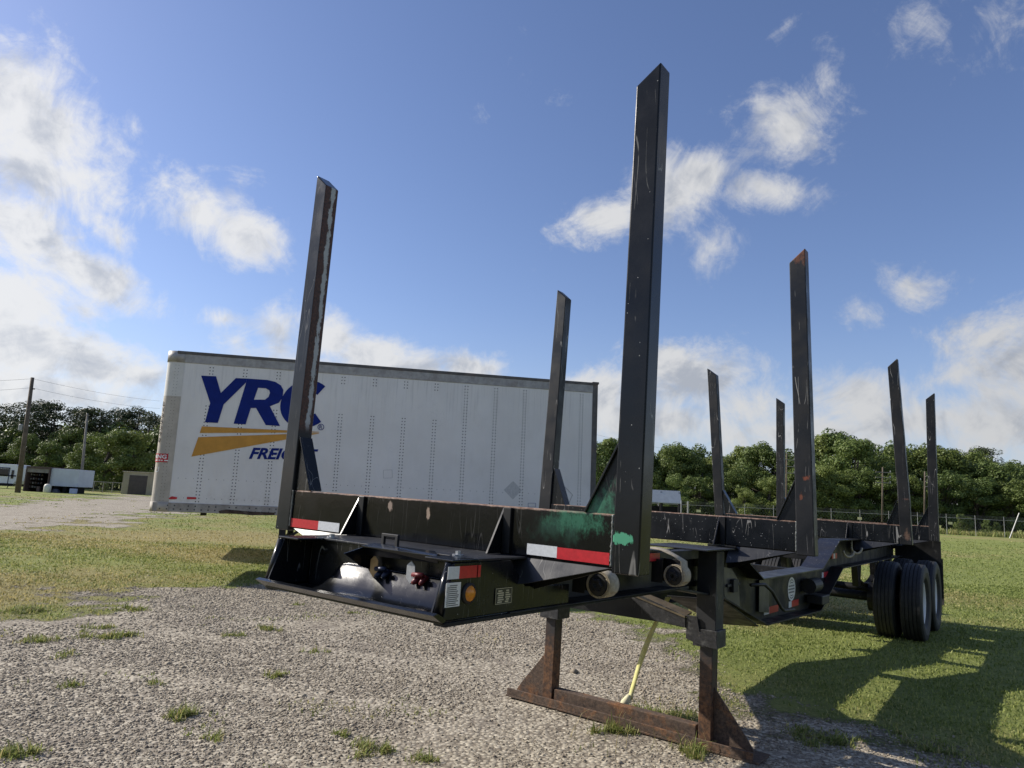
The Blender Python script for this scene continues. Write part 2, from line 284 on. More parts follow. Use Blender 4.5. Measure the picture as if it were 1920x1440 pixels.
# ------------------------------------------------------------------ mesh helpers
class MB:
    def __init__(s): s.v = []; s.f = []; s.mi = []; s.cur = 0
    def add(s, vs, fs):
        o = len(s.v); s.v += [tuple(p) for p in vs]
        for f in fs: s.f.append(tuple(i + o for i in f)); s.mi.append(s.cur)
        return s
    def hexa(s, p):      # 8 points: bottom ring 0-3 (ccw from above), top ring 4-7
        return s.add(p, [(3, 2, 1, 0), (4, 5, 6, 7), (0, 1, 5, 4), (1, 2, 6, 5), (2, 3, 7, 6), (3, 0, 4, 7)])
    def box(s, x0, x1, y0, y1, z0, z1):
        return s.hexa([(x0, y0, z0), (x1, y0, z0), (x1, y1, z0), (x0, y1, z0), (x0, y0, z1), (x1, y0, z1), (x1, y1, z1), (x0, y1, z1)])
    def prism(s, pts, d):    # planar polygon extruded by vector d
        n = len(pts); a = [Vector(p) for p in pts]; d = Vector(d); nv = Vector((0, 0, 0))
        for i in range(n): nv += a[i].cross(a[(i + 1) % n])
        if nv.dot(d) > 0: a.reverse()
        tri = tessellate_polygon([a]); vs = a + [p + d for p in a]
        fs = []
        for t in tri:
            nn = (a[t[1]] - a[t[0]]).cross(a[t[2]] - a[t[0]])
            if nn.dot(d) > 0: t = (t[0], t[2], t[1])
            fs.append(tuple(t)); fs.append((t[2] + n, t[1] + n, t[0] + n))
        for i in range(n):
            j = (i + 1) % n; fs.append((j, i, i + n, j + n))
        return s.add(vs, fs)
    def bar(s, a, b, w, h, up=(0, 0, 1)):     # rectangular bar between two points
        a = Vector(a); b = Vector(b); d = (b - a).normalized(); sd_ = d.cross(Vector(up))
        if sd_.length < 1e-4: sd_ = d.cross(Vector((1, 0, 0)))
        sd_.normalize(); up_ = sd_.cross(d)
        x = sd_ * w / 2; y = up_ * h / 2
        return s.hexa([a - x - y, a + x - y, b + x - y, b - x - y, a - x + y, a + x + y, b + x + y, b - x + y])
    def tube(s, pts, r, n=8, cap=True):
        pts = [Vector(p) for p in pts]; rs = r if isinstance(r, (list, tuple)) else [r] * len(pts); vs = []; fs = []
        ref = Vector((0, 0, 1)); 
        d0 = (pts[1] - pts[0]).normalized()
        if abs(d0.z) > .9: ref = Vector((1, 0, 0))
        for i, p in enumerate(pts):
            d = (pts[min(i + 1, len(pts) - 1)] - pts[max(i - 1, 0)]).normalized(); x = d.cross(ref).normalized(); y = x.cross(d); 
            for k in range(n):
                a = 2 * math.pi * k / n; vs.append(p + (x * math.cos(a) + y * math.sin(a)) * rs[i])
        for i in range(len(pts) - 1):
            for k in range(n):
                a, b = i * n + k, i * n + (k + 1) % n; fs.append((b, a, a + n, b + n))
        if cap: fs.append(tuple(range(n))); fs.append(tuple(range((len(pts) - 1) * n, len(pts) * n))[::-1])
        return s.add(vs, fs)
    def lathe(s, prof, c, axis='x', n=32, close=False):   # prof: (offset along axis, radius)
        vs = []; fs = []; k = len(prof)
        for i in range(n):
            a = 2 * math.pi * i / n
            for (o, r) in prof:
                x, y = r * math.cos(a), r * math.sin(a)
                p = (o, x, y) if axis == 'x' else ((y, o, x) if axis == 'y' else (x, y, o))
                vs.append((c[0] + p[0], c[1] + p[1], c[2] + p[2]))
        for i in range(n):
            j = (i + 1) % n
            for q in range(k if close else k - 1):
                q2 = (q + 1) % k
                fs.append((i * k + q2, i * k + q, j * k + q, j * k + q2))
        return s.add(vs, fs)
    def strip(s, a, b):      # quad strip between two polylines
        n = len(a); o = len(s.v); s.v += [tuple(p) for p in a] + [tuple(p) for p in b]
        for i in range(n - 1): s.f.append((o + i, o + i + 1, o + n + i + 1, o + n + i)); s.mi.append(s.cur)
        return s
    def build(s, name, mat, parent=None, smooth=False, bevel=0, seg=2, solid=0):
        me = bpy.data.meshes.new(name); me.from_pydata(s.v, [], s.f); 
        mats = mat if isinstance(mat, (list, tuple)) else [mat]
        for q in mats: me.materials.append(M[q] if isinstance(q, str) else q)
        if len(mats) > 1: me.polygons.foreach_set('material_index', s.mi)
        me.update()
        if smooth:
            me.polygons.foreach_set('use_smooth', [True] * len(me.polygons))
        o = bpy.data.objects.new(name, me); COL.objects.link(o)
        if parent is not None: o.parent = parent
        if solid:
            md = o.modifiers.new('thickness', 'SOLIDIFY'); md.thickness = solid; md.offset = 0
        if bevel:
            md = o.modifiers.new('edge', 'BEVEL'); md.width = bevel; md.segments = seg; md.limit_method = 'ANGLE'; md.angle_limit = R_(35)
        return o
def tag(o, label=None, cat=None, group=None, kind=None):
    for k, v in (('label', label), ('category', cat), ('group', group), ('kind', kind)):
        if v: o[k] = v
    return o
def empty(name, mat=None, loc=None, rz=0):
    o = bpy.data.objects.new(name, None); COL.objects.link(o); o.empty_display_size = .3
    if mat is not None: o.matrix_world = mat
    if loc is not None: o.location = loc; o.rotation_euler = (0, 0, rz)
    return o
def copy_tree(o, parent=None):
    c = o.copy(); COL.objects.link(c); c.parent = parent
    for ch in list(o.children): copy_tree(ch, c)
    return c
def text_mesh(body, size=1.0, bold=0.0, shear=0.0, space=1.0):
    cu = bpy.data.curves.new('lettering', 'FONT'); cu.body = body; cu.size = size; cu.offset = bold; cu.shear = shear; cu.space_character = space; cu.resolution_u = 3
    ob = bpy.data.objects.new('lettering', cu); COL.objects.link(ob)
    dg = bpy.context.evaluated_depsgraph_get(); me = bpy.data.meshes.new_from_object(ob.evaluated_get(dg))
    vs = [v.co.copy() for v in me.vertices]; fs = [tuple(p.vertices) for p in me.polygons]
    bpy.data.objects.remove(ob); bpy.data.meshes.remove(me); bpy.data.curves.remove(cu)
    return vs, fs
def text_on(body, size, mat, parent, place, name='lettering', bold=0, shear=0, space=1.0, fit=None):
    vs, fs = text_mesh(body, size, bold, shear, space)
    x0 = min(v.x for v in vs); x1 = max(v.x for v in vs); y0 = min(v.y for v in vs); y1 = max(v.y for v in vs)
    b = MB(); pv = []
    for v in vs:
        sx, sy = (v.x - x0), (v.y - y0)
        if fit: sx, sy = sx / (x1 - x0) * fit[0], sy / (y1 - y0) * fit[1]
        pv.append(place(sx, sy))
    b.add(pv, fs); return b.build(name, mat, parent)

# ------------------------------------------------------------------ ground
def gz(x, y):
    t = np.clip((.6 * x + .8 * y - 35) / 55, 0, 1); t = t * t * (3 - 2 * t)
    dip = np.exp(-((x + 3) / 5.5) ** 4 - ((y - 14.5) / 4.2) ** 4)       # the hollow the van stands in
    return .5 * t - .13 * dip
def poly_px(p): return [tuple(gnd(x, y).xy) for x, y in p]
GRAVEL = [poly_px([(-1500, 1230), (-500, 1185), (0, 1158), (90, 1152), (190, 1130), (330, 1096), (440, 1078), (620, 1072), (800, 1085), (930, 1105), (1060, 1128), (1140, 1150), (1200, 1192), (1258, 1232), (1310, 1290), (1390, 1338), (1480, 1362), (1600, 1372), (1730, 1382), (1850, 1436), (2000, 1600), (2600, 2600), (-4000, 2600)]),
          poly_px([(-1500, 950), (-500, 950), (0, 944), (150, 934), (255, 929), (420, 934), (420, 950), (300, 962), (150, 984), (0, 998), (-500, 1015), (-1500, 1010)])]
def pdist(px, py, poly):      # signed distance, positive inside
    n = len(poly); inside = np.zeros(px.shape, bool); dm = np.full(px.shape, 1e9)
    for i in range(n):
        x1, y1 = poly[i]; x2, y2 = poly[(i + 1) % n]
        c = ((y1 > py) != (y2 > py)); xi = (x2 - x1) * (py - y1) / (y2 - y1 + 1e-12) + x1; inside ^= c & (px < xi)
        t = np.clip(((px - x1) * (x2 - x1) + (py - y1) * (y2 - y1)) / ((x2 - x1) ** 2 + (y2 - y1) ** 2 + 1e-12), 0, 1)
        dm = np.minimum(dm, np.hypot(px - x1 - t * (x2 - x1), py - y1 - t * (y2 - y1)))
    return np.where(inside, dm, -dm)
_perm = rng.random((256, 256))
def vnoise(x, y):
    xi = np.floor(x).astype(int); yi = np.floor(y).astype(int); fx = x - xi; fy = y - yi; fx = fx * fx * (3 - 2 * fx); fy = fy * fy * (3 - 2 * fy)
    g = lambda a, b: _perm[a % 256, b % 256]
    return (g(xi, yi) * (1 - fx) + g(xi + 1, yi) * fx) * (1 - fy) + (g(xi, yi + 1) * (1 - fx) + g(xi + 1, yi + 1) * fx) * fy
def fbm(x, y, o=4):
    s = 0; a = .5; t = 0
    for k in range(o): s = s + a * vnoise(x * 2 ** k + 17.3 * k, y * 2 ** k + 5.1 * k); t += a; a *= .5
    return s / t
# weed tufts in the gravel: pixel position and radius in metres, density
TUFTS = [(200,1196,.24,.8),(75,1203,.17,.7),(190,1178,.16,.5),(120,1228,.12,.4),(128,1288,.1,.5),(30,1418,.12,1.0),(340,1345,.11,1.2),(296,1282,.07,.4),(400,1385,.08,.5),(505,1180,.15,.6),(448,1192,.1,.5),(515,1270,.1,.7),(690,1410,.13,1.0),(640,1378,.08,.4),(800,1425,.11,.5),(1100,1330,.12,.8),(1150,1372,.12,1.2),(1250,1345,.18,.8),(1300,1358,.14,.9),(1296,1412,.10,1.5),(1200,1335,.1,.7),(560,1125,.08,.4),(660,1143,.06,.4),(590,1222,.1,.35),(250,1140,.22,.6),(60,1145,.3,.7),(1560,1392,.2,.5),(1750,1400,.25,.6),(1500,1380,.22,.5)]
TUFTS = [(gnd(x, y).x, gnd(x, y).y, r, d) for x, y, r, d in TUFTS]
def grass_amt(x, y):
    d = np.maximum(pdist(x, y, GRAVEL[0]), pdist(x, y, GRAVEL[1]))
    dist = np.hypot(x, y); soft = .30 + dist * .05
    n = (fbm(x * 1.1, y * 1.1) - .5) * 2.6 + (fbm(x * .35 + 9, y * .35) - .5) * 2.0
    n2 = (fbm(x * 4.5, y * 4.5 + 60) - .5) * 2
    g = np.clip(.5 - d / (soft * 2.2) + n * .6 + n2 * .5, 0, 1)
    for (tx, ty, r, k) in TUFTS:
        w = np.nonzero((np.abs(x - tx) < r * 1.5) & (np.abs(y - ty) < r * 1.5))[0]
        if len(w) == 0: continue
        xs, ys = x[w], y[w]; q = 1 - np.hypot(xs - tx, ys - ty) / r + (fbm(xs * 9, ys * 9) - .5) * .9
        g[w] = np.maximum(g[w], np.clip(q * 1.3, 0, 1) * .5)
    return g
def dry_amt(x, y):
    d = .24 + (fbm(x * .22 + 3, y * .22 + 8) - .5) * 1.7 + (fbm(x * .9, y * .9 + 31) - .5) * .5
    d = d + .36 * np.clip((-x - 1.5) / 4, 0, 1) * np.clip((40 - y) / 20, 0, 1)
    d = d + .22 * np.clip((9 - y) / 4, 0, 1) * np.clip((x - .3) / 1.2, 0, 1) - .55 * np.exp(-(((x + 3.3) / 2.6) ** 2 + ((y - 12) / 4.5) ** 2))
    return np.clip(d + .06, 0, 1)
rings = [0.0] + list(np.geomspace(1.2, 700, 300))
angs = np.concatenate([np.radians(np.arange(-62, 62, .42)), np.radians(np.arange(62, 298, 6))])
RR, AA = np.meshgrid(np.array(rings[1:]), angs, indexing='ij')
gx, gy = RR * np.sin(AA), RR * np.cos(AA); na = len(angs); nr = len(rings) - 1
gzz = gz(gx, gy) + (fbm(gx * .8, gy * .8) - .5) * .035 * np.clip(RR / 4, 0, 1) * np.clip((60 - RR) / 40, 0, 1)
# keep the ground level where the trailer's feet and wheels stand
ga = grass_amt(gx.ravel(), gy.ravel()); da = dry_amt(gx.ravel(), gy.ravel())
vs = np.stack([gx.ravel(), gy.ravel(), gzz.ravel()], 1)
vs = np.vstack([vs, [[0, 0, 0]]]); ga = np.append(ga, .1); da = np.append(da, .4)
fa = []
for i in range(nr - 1):
    a0 = i * na
    for k in range(na):
        k2 = (k + 1) % na; fa.append((a0 + k, a0 + na + k, a0 + na + k2, a0 + k2))
for k in range(na): fa.append((len(vs) - 1, k, (k + 1) % na))
gm = bpy.data.meshes.new('ground'); gm.from_pydata(vs.tolist(), [], fa); gm.polygons.foreach_set('use_smooth', [True] * len(gm.polygons))
at1 = gm.attributes.new('grass', 'FLOAT', 'POINT'); at1.data.foreach_set('value', ga.astype(np.float32))
at2 = gm.attributes.new('dry', 'FLOAT', 'POINT'); at2.data.foreach_set('value', da.astype(np.float32))
def ground_mat():
    t = NT('gravel_and_turf'); a = t.n('ShaderNodeAttribute', attribute_name='grass').outputs['Fac']; d = t.n('ShaderNodeAttribute', attribute_name='dry').outputs['Fac']
    # gravel
    c1 = t.vor(scale=33, out='Color'); d1 = t.vor(scale=33); big = t.noise(scale=.7, detail=6, rough=.6); c2 = t.vor(scale=66, out='Color'); d2 = t.vor(scale=66)
    g = t.mix(t.ramp(c1, .1, .9, smooth=False), (.19, .16, .115), (.58, .52, .40))
    g = t.mix(t.ramp(c2, .3, 1, 0, .35), g, (.44, .385, .32))
    g = t.mix(t.ramp(d1, .45, .75, 0, .7), g, (.11, .088, .066))
    g = t.mix(t.ramp(big, .5, .72, 0, .45), g, (.42, .37, .30)); g = t.mix(t.ramp(t.noise(t.map(loc=(4, 2, 0)), 1.3, 5), .52, .7, 0, .45), g, (.13, .105, .085))
    # turf
    f1 = t.noise(scale=38, detail=5, rough=.75); f2 = t.noise(scale=3.2, detail=6, rough=.65); f3 = t.noise(scale=.23, detail=5); f4 = t.noise(t.map(scale=(.55, 1.6, 1)), 1.5, 7, .75); f5 = t.noise(scale=9, detail=6, rough=.8)
    green = t.mix(t.ramp(f1, .28, .72), (.08, .11, .023), (.29, .33, .085))
    green = t.mix(t.ramp(f2, .3, .7, 0, .5), green, (.155, .20, .045)); green = t.mix(t.ramp(f3, .35, .65, 0, .35), green, (.28, .31, .085))
    green = t.mix(t.ramp(f5, .35, .68, 0, .6), green, (.36, .385, .11)); green = t.mix(t.ramp(f4, .5, .72, 0, .5), green, (.105, .14, .032))
    dryc = t.mix(t.ramp(f1, .28, .72), (.19, .16, .06), (.46, .39, .165))
    dv = t.math('ADD', d, t.math('MULTIPLY', t.math('SUBTRACT', f2, .5), .9))
    turf = t.mix(t.ramp(dv, .15, .95), green, dryc)
    turf = t.mix(t.ramp(t.noise(t.map(loc=(7, 3, 0)), 6, 5, .7), .56, .72, 0, .3), turf, (.20, .17, .095))
    mask = t.ramp(t.math('ADD', a, t.math('MULTIPLY', t.math('SUBTRACT', t.noise(scale=22, detail=6, rough=.75), .5), .9)), .36, .62)
    t.set(t.mix(mask, g, turf), .92, 0, .25)
    h = t.math('ADD', t.math('MULTIPLY', t.math('MULTIPLY', f5, mask), .05), t.math('ADD', t.math('MULTIPLY', t.math('SUBTRACT', 1, d1), .010), t.math('MULTIPLY', t.math('MULTIPLY', f1, mask), .05)))
    t.bump(h, .9, 1.0); return t.m
M['ground'] = ground_mat(); gm.materials.append(M['ground'])
go = bpy.data.objects.new('ground', gm); COL.objects.link(go); tag(go, 'gravel yard with weedy patches running into mown green and dry grass', 'ground', kind='structure')

# loose stones lying on the near gravel
def np_mesh(name, P, Fi, mat):
    me = bpy.data.meshes.new(name); k = Fi.shape[1]
    me.vertices.add(len(P)); me.vertices.foreach_set('co', P.astype(np.float32).ravel())
    me.loops.add(Fi.size); me.loops.foreach_set('vertex_index', Fi.astype(np.int32).ravel())
    me.polygons.add(len(Fi)); me.polygons.foreach_set('loop_start', np.arange(0, Fi.size, k, dtype=np.int32)); me.polygons.foreach_set('loop_total', np.full(len(Fi), k, np.int32))
    me.update(calc_edges=True); me.validate(); me.materials.append(mat)
    return me
def stone_mat():
    t = NT('pea_gravel'); ri = t.n('ShaderNodeNewGeometry').outputs['Random Per Island']; n = t.noise(scale=160, detail=4)
    x = t.n('ShaderNodeValToRGB'); t.L.new(ri, x.inputs[0]); cr = x.color_ramp
    cr.elements[0].position = 0; cr.elements[0].color = (.165, .135, .10, 1); cr.elements[1].position = 1; cr.elements[1].color = (.56, .50, .385, 1)
    for p, c in ((.25, (.26, .218, .16)), (.5, (.335, .288, .212)), (.75, (.43, .378, .283)), (.9, (.31, .265, .20))): e = cr.elements.new(p); e.color = (*c, 1)
    t.set(t.mix(t.ramp(n, .3, .7, 0, .35), x.outputs[0], (.20, .17, .14)), .85, 0, .3); return t.m
oct_v = np.array([(1, 0, 0), (0, 1, 0), (-1, 0, 0), (0, -1, 0), (0, 0, 1), (0, 0, -1)], float); oct_f = np.array([(0, 1, 4), (1, 2, 4), (2, 3, 4), (3, 0, 4), (1, 0, 5), (2, 1, 5), (3, 2, 5), (0, 3, 5)])
n = 285000; fy = 2.1 + rng.random(n) ** 1.75 * 12.5; fx = (rng.random(n) * 2 - 1) * (fy * .80 + .6); fines = np.maximum(np.clip((fbm(fx * .55 + 40, fy * .55) - .52) * 5, 0, .85), .8 * np.maximum(np.exp(-((fy - 5.6 + .22 * fx) / .16) ** 2), np.exp(-((fy - 7.2 + .22 * fx) / .2) ** 2)) * (fbm(fx * 1.2, fy * 1.2 + 3) > .42)); kp = (grass_amt(fx, fy) < .15 + rng.random(n) * .6) & (rng.random(n) > fines); fx, fy = fx[kp], fy[kp]; n = len(fx)
fs_ = (rng.gamma(3, .0014, n) + .0027) * (.62 + fy * .085); sc = np.stack([fs_ * rng.uniform(.9, 1.5, n), fs_ * rng.uniform(.8, 1.1, n), fs_ * rng.uniform(.45, .8, n)], 1); an = rng.random(n) * 6.283
V = oct_v[None] * (1 + (rng.random((n, 6, 1)) - .5) * .4) * sc[:, None, :]
zb = gz(fx, fy) + (fbm(fx * .8, fy * .8) - .5) * .035 * np.clip(np.hypot(fx, fy) / 4, 0, 1)
P2 = np.stack([V[..., 0] * np.cos(an)[:, None] - V[..., 1] * np.sin(an)[:, None] + fx[:, None], V[..., 0] * np.sin(an)[:, None] + V[..., 1] * np.cos(an)[:, None] + fy[:, None], V[..., 2] + (zb + sc[:, 2] * .3)[:, None]], -1).reshape(-1, 3)
F2 = (oct_f[None] + (np.arange(n) * 6)[:, None, None]).reshape(-1, 3)
P, Fi = P2, F2
st = bpy.data.objects.new('gravel', np_mesh('gravel', P, Fi, stone_mat())); COL.objects.link(st); tag(st, 'loose pale pea gravel scattered over the yard', 'gravel', kind='stuff')

# grass blades
def blades(name, x, y, h, w, dryv, bend=.5):
    n = len(x); a = rng.random(n) * 2 * np.pi; dx, dy = np.cos(a), np.sin(a); lean = rng.random(n) * bend + .12
    z0 = gz(x, y) + (fbm(x * .8, y * .8) - .5) * .035 * np.clip(np.hypot(x, y) / 4, 0, 1) * np.clip((60 - np.hypot(x, y)) / 40, 0, 1) - .004
    px, py = -dy * w, dx * w
    def lay(k, t, ww): return np.stack([x + dx * h * lean * t * t + k * px * ww, y + dy * h * lean * t * t + k * py * ww, z0 + h * t * (1 - .35 * lean * t)], 1)
    P = np.stack([lay(-1, 0, 1), lay(1, 0, 1), lay(1, .55, .8), lay(-1, .55, .8), lay(0, 1, 0)], 1).reshape(-1, 3)
    o = (np.arange(n) * 5)[:, None]
    Fi = np.concatenate([np.array([[0, 1, 2]]) + o, np.array([[0, 2, 3]]) + o, np.array([[3, 2, 4]]) + o])
    me = np_mesh(name, P, Fi, M['blade']); at = me.attributes.new('dry', 'FLOAT', 'POINT'); at.data.foreach_set('value', np.repeat(dryv, 5).astype(np.float32))
    return me
def blade_mat():
    t = NT('grass_blades'); d = t.n('ShaderNodeAttribute', attribute_name='dry').outputs['Fac']; ri = t.n('ShaderNodeNewGeometry').outputs['Random Per Island']
    g = t.mix(ri, (.125, .165, .036), (.34, .385, .11)); y = t.mix(ri, (.27, .22, .085), (.54, .455, .21))
    c = t.mix(t.ramp(t.math('ADD', d, t.math('MULTIPLY', t.math('SUBTRACT', ri, .5), .5)), .25, .85), g, y); t.set(c, .6, 0, .3)
    tr = t.n('ShaderNodeBsdfTranslucent'); t.L.new(c, tr.inputs[0]); ms = t.n('ShaderNodeMixShader'); ms.inputs[0].default_value = .42
    t.L.new(t.b.outputs[0], ms.inputs[1]); t.L.new(tr.outputs[0], ms.inputs[2]); t.L.new(ms.outputs[0], t.out.inputs[0]); return t.m
M['blade'] = blade_mat()
def turf_pts(n, y0, y1, power):
    y = y0 + rng.random(n) ** power * (y1 - y0); x = (rng.random(n) * 2 - 1) * (y * .80 + 1)
    g = grass_amt(x, y); keep = (g + (fbm(x * 1.6, y * 1.6 + 5) - .5) * 1.7) > rng.random(n) * .8 + .36
    return x[keep], y[keep]
x, y = turf_pts(250000, 3.2, 20, 1.5); x2, y2 = turf_pts(110000, 16, 62, 1.2); kp = rng.random(len(x2)) < np.clip((66 - y2) / 40, .1, 1); x = np.append(x, x2[kp]); y = np.append(y, y2[kp])
dist = np.hypot(x, y)
me = blades('turf', x, y, rng.uniform(.012, .04, len(x)) * (1 + .02 * dist), .0016 + .00062 * dist, dry_amt(x, y) * .9 + .05, .9)
o = bpy.data.objects.new('turf', me); COL.objects.link(o); tag(o, 'short mown grass growing over the far side of the yard', 'grass', kind='stuff')
tx = []; ty = []; th = []
for (cx, cy, r, k) in TUFTS:
    n = int(520 * k * (r / .14) ** 1.3); rad = np.abs(rng.normal(0, .42, n)) * r; a = rng.random(n) * 2 * np.pi
    sx_, sy_ = rng.normal(0, .5, (2, 7)) * r; q = rng.integers(0, 7, n)
    tx.append(cx + rad * np.cos(a) * .7 + sx_[q]); ty.append(cy + rad * np.sin(a) * .7 + sy_[q]); th.append(rng.gamma(3, .0125, n) * (.7 + .4 * k))
tx = np.concatenate(tx); ty = np.concatenate(ty); th = np.concatenate(th)
me = blades('weeds', tx, ty, th, .0022 + .0003 * np.hypot(tx, ty), np.clip(rng.normal(.25, .3, len(tx)), 0, 1), 1.3)
o = bpy.data.objects.new('weeds', me); COL.objects.link(o); tag(o, 'clumps of green weeds growing through the gravel', 'weeds', kind='stuff')
# tall stray stalks round the stand
n = 90; sx_ = []; sy_ = []
for k in range(n):
    p = gnd(random.choice([1090, 1150, 1170, 1230, 1260, 1290, 1310]) + random.gauss(0, 18), random.choice([1335, 1365, 1385, 1350, 1410]) + random.gauss(0, 8)); sx_.append(p.x); sy_.append(p.y)
me = blades('seed_stalks', np.array(sx_), np.array(sy_), rng.uniform(.1, .24, n), np.full(n, .0016), rng.uniform(.4, 1, n), 1.0)
o = bpy.data.objects.new('seed_stalks', me); COL.objects.link(o); tag(o, 'thin dry grass stalks around the rusty stand', 'weeds', kind='stuff')

# ------------------------------------------------------------------ log trailer (local axes: u right, v rearwards, w up; w = 0 at the bolster tops)
AX = [Vector((0.797871, -0.602670, -0.013851)), Vector((0.602711, 0.797959, -0.001470)), Vector((0.011938, -0.007175, 0.999903))]
LO = Vector((-0.425785, 3.797577, 1.569623)) - AX[2] * HG
mw = Matrix.Identity(4)
for i in range(3): mw[i][0], mw[i][1], mw[i][2], mw[i][3] = AX[0][i], AX[1][i], AX[2][i], LO[i]
LT = empty('log_trailer', mw); tag(LT, 'long black log trailer with eight upright stakes, parked on a rusty stand', 'trailer')
def tb(b, u0, u1, v0, v1, w0, w1): return b.box(u0, u1, v0, v1, w0 + HG, w1 + HG)
VB = [0.0, 2.857, 7.483, 10.347]
SD = .105
# bolsters: box beams across the frame, with wings that taper to the ends
for i, v in enumerate(VB):
    b = MB(); v0, v1 = v + .012, v + .012 + SD * .92
    tb(b, -1.13, 1.13, v0, v1, -.215, .012)
    bo = b.build('bolster', 'bolster_front' if i == 0 else 'bolster', LT, bevel=.008, seg=3)
    for s in (-1, 1):
        b = MB()       # sloping wing plate under the bolster, running down to the frame rail
        if i in (0, 1, 2, 3):
            e = .016
            b.prism([TL(s * 1.115, v0 + .002, -.217), TL(s * .60, v0 + .002, -.217), TL(s * .60, v0 - .075, -.345), TL(s * .70, v0 - .06, -.33)], (0, e, 0))
            b.build('wing_plate', 'deck', bo, bevel=.002)
            b = MB(); b.prism([TL(s * 1.11, v1 - .02, -.217), TL(s * .56, v1 - .02, -.217), TL(s * .56, v1 - .02, -.40)], (0, .014, 0)); b.build('wing_plate', 'inside', bo)
    for u in (-.53, .511):       # upright triangular ribs standing on the deck plate
        b = MB(); b.prism([TL(u, v + .012, .004), TL(u, v - .105, -.211), TL(u, v + .012, -.211)], (.012, 0, 0)); b.build('rib', 'black', bo, bevel=.0015)
        b = MB(); tb(b, u + .014, u + .06, v - .004, v + .012, -.211, .006); b.build('weld_strip', 'inside', bo, bevel=.003)
# stakes
ST = [  # side, bolster, (outer u, w) bottom, kink or None, top outer (u, w), top inner (u, w), bottom w, material
 (1, 0, 1.250, None, (1.271, 2.104), (1.148, 2.018), -.236, 'stake_front'), (-1, 0, -1.268, None, (-1.246, 2.122), (-1.134, 2.028), -.236, 'stake_rust'),
 (1, 1, 1.246, None, (1.175, 2.147), (1.055, 2.042), -.236, 'stake_mid'), (-1, 1, -1.240, None, (-1.159, 2.099), (-1.052, 2.006), -.236, 'stake_mid'),
 (1, 2, 1.258, (1.238, .34), (1.134, 2.159), (1.020, 2.051), -.226, 'stake_rear'), (-1, 2, -1.262, None, (-1.442, 2.171), (-1.300, 2.065), -.236, 'stake_rear'),
 (1, 3, 1.243, None, (1.240, 2.141), (1.117, 2.040), -.212, 'stake_rear'), (-1, 3, -1.242, None, (-1.260, 2.136), (-1.128, 2.038), -.212, 'stake_rear')]
SW = .131
for (s, i, ub, kink, to, ti, wb, mt) in ST:
    v = VB[i]; b = MB()
    secs = [((ub - s * SW, wb), (ub, wb))]
    if kink: secs += [((kink[0] - s * SW * .98, kink[1] - .005), (kink[0], kink[1] + .005))]
    secs += [((ti[0], ti[1]), (to[0], to[1]))]
    vs = []; fs = []
    for (inn, out) in secs: vs += [TL(inn[0], v, inn[1]), TL(out[0], v, out[1]), TL(out[0], v + SD, out[1]), TL(inn[0], v + SD, inn[1])]
    for q in range(len(secs) - 1):
        o_ = q * 4
        for k in range(4):
            k2 = (k + 1) % 4; f = (o_ + k, o_ + k2, o_ + 4 + k2, o_ + 4 + k); fs.append(f if s > 0 else f[::-1])
    nl = (len(secs) - 1) * 4; fs.append((3, 2, 1, 0) if s > 0 else (0, 1, 2, 3)); fs.append((nl, nl + 1, nl + 2, nl + 3) if s > 0 else (nl + 3, nl + 2, nl + 1, nl))
    b.add(vs, fs)
    if i == 0 and s < 0:
        b.mi = [1 if f == (3, 0, 4, 7)[::-1] or set(f) == {3, 0, 4, 7} else 0 for f in b.f]
        stake = b.build('stake', ['stake_rust', 'peeled'], LT, bevel=.007, seg=3)
    else: stake = b.build('stake', mt, LT, bevel=.007, seg=3)
    # brace between stake and bolster top: a triangular web and a sloping flange
    gi = ub - s * SW + s * .002; tp = .31 if s > 0 else .33
    slope = (to[0] - ub) / 2.35
    gu = gi + slope * (tp + .23)
    b = MB(); b.prism([TL(gu, v + .02, tp), TL(gi, v + .02, .010), TL(gi - s * .150, v + .02, .010), TL(gi - s * .142, v + .02, .04)], (0, .012, 0))
    gs = b.build('brace', 'gusset_green' if (i == 0 and s > 0) else 'black', stake, bevel=.0015)
    b = MB(); b.bar(TL(gu - s * .004, v + SD / 2 + .008, tp + .006), TL(gi - s * .152, v + SD / 2 + .008, .018), SD - .02, .010, (0, 1, 0)) if False else None
    a0 = Vector(TL(gu - s * .003, 0, tp + .010)); a1 = Vector(TL(gi - s * .155, 0, .014)); nrm = Vector((-(a1.z - a0.z), 0, (a1.x - a0.x))).normalized() * .009
    b = MB(); b.prism([a0 + Vector((0, v + .006, 0)), a1 + Vector((0, v + .006, 0)), a1 + nrm + Vector((0, v + .006, 0)), a0 + nrm + Vector((0, v + .006, 0))], (0, SD - .012, 0)); b.build('flange', 'black', gs, bevel=.0015)
# weld beads down the inner edges of the front and second stakes
for (u, v) in ((1.1165, .006), (1.112, 2.863), (-1.131, .006)):
    rw_ = random.Random(int(abs(u) * 1000 + v)); b = MB(); b.tube([TL(u + rw_.uniform(-.0015, .0015), v, -.21 + .22 * k / 26) for k in range(27)], [.006 + rw_.uniform(-.0018, .0022) for k in range(27)], 6); b.build('weld_bead', 'weld', LT, smooth=True)
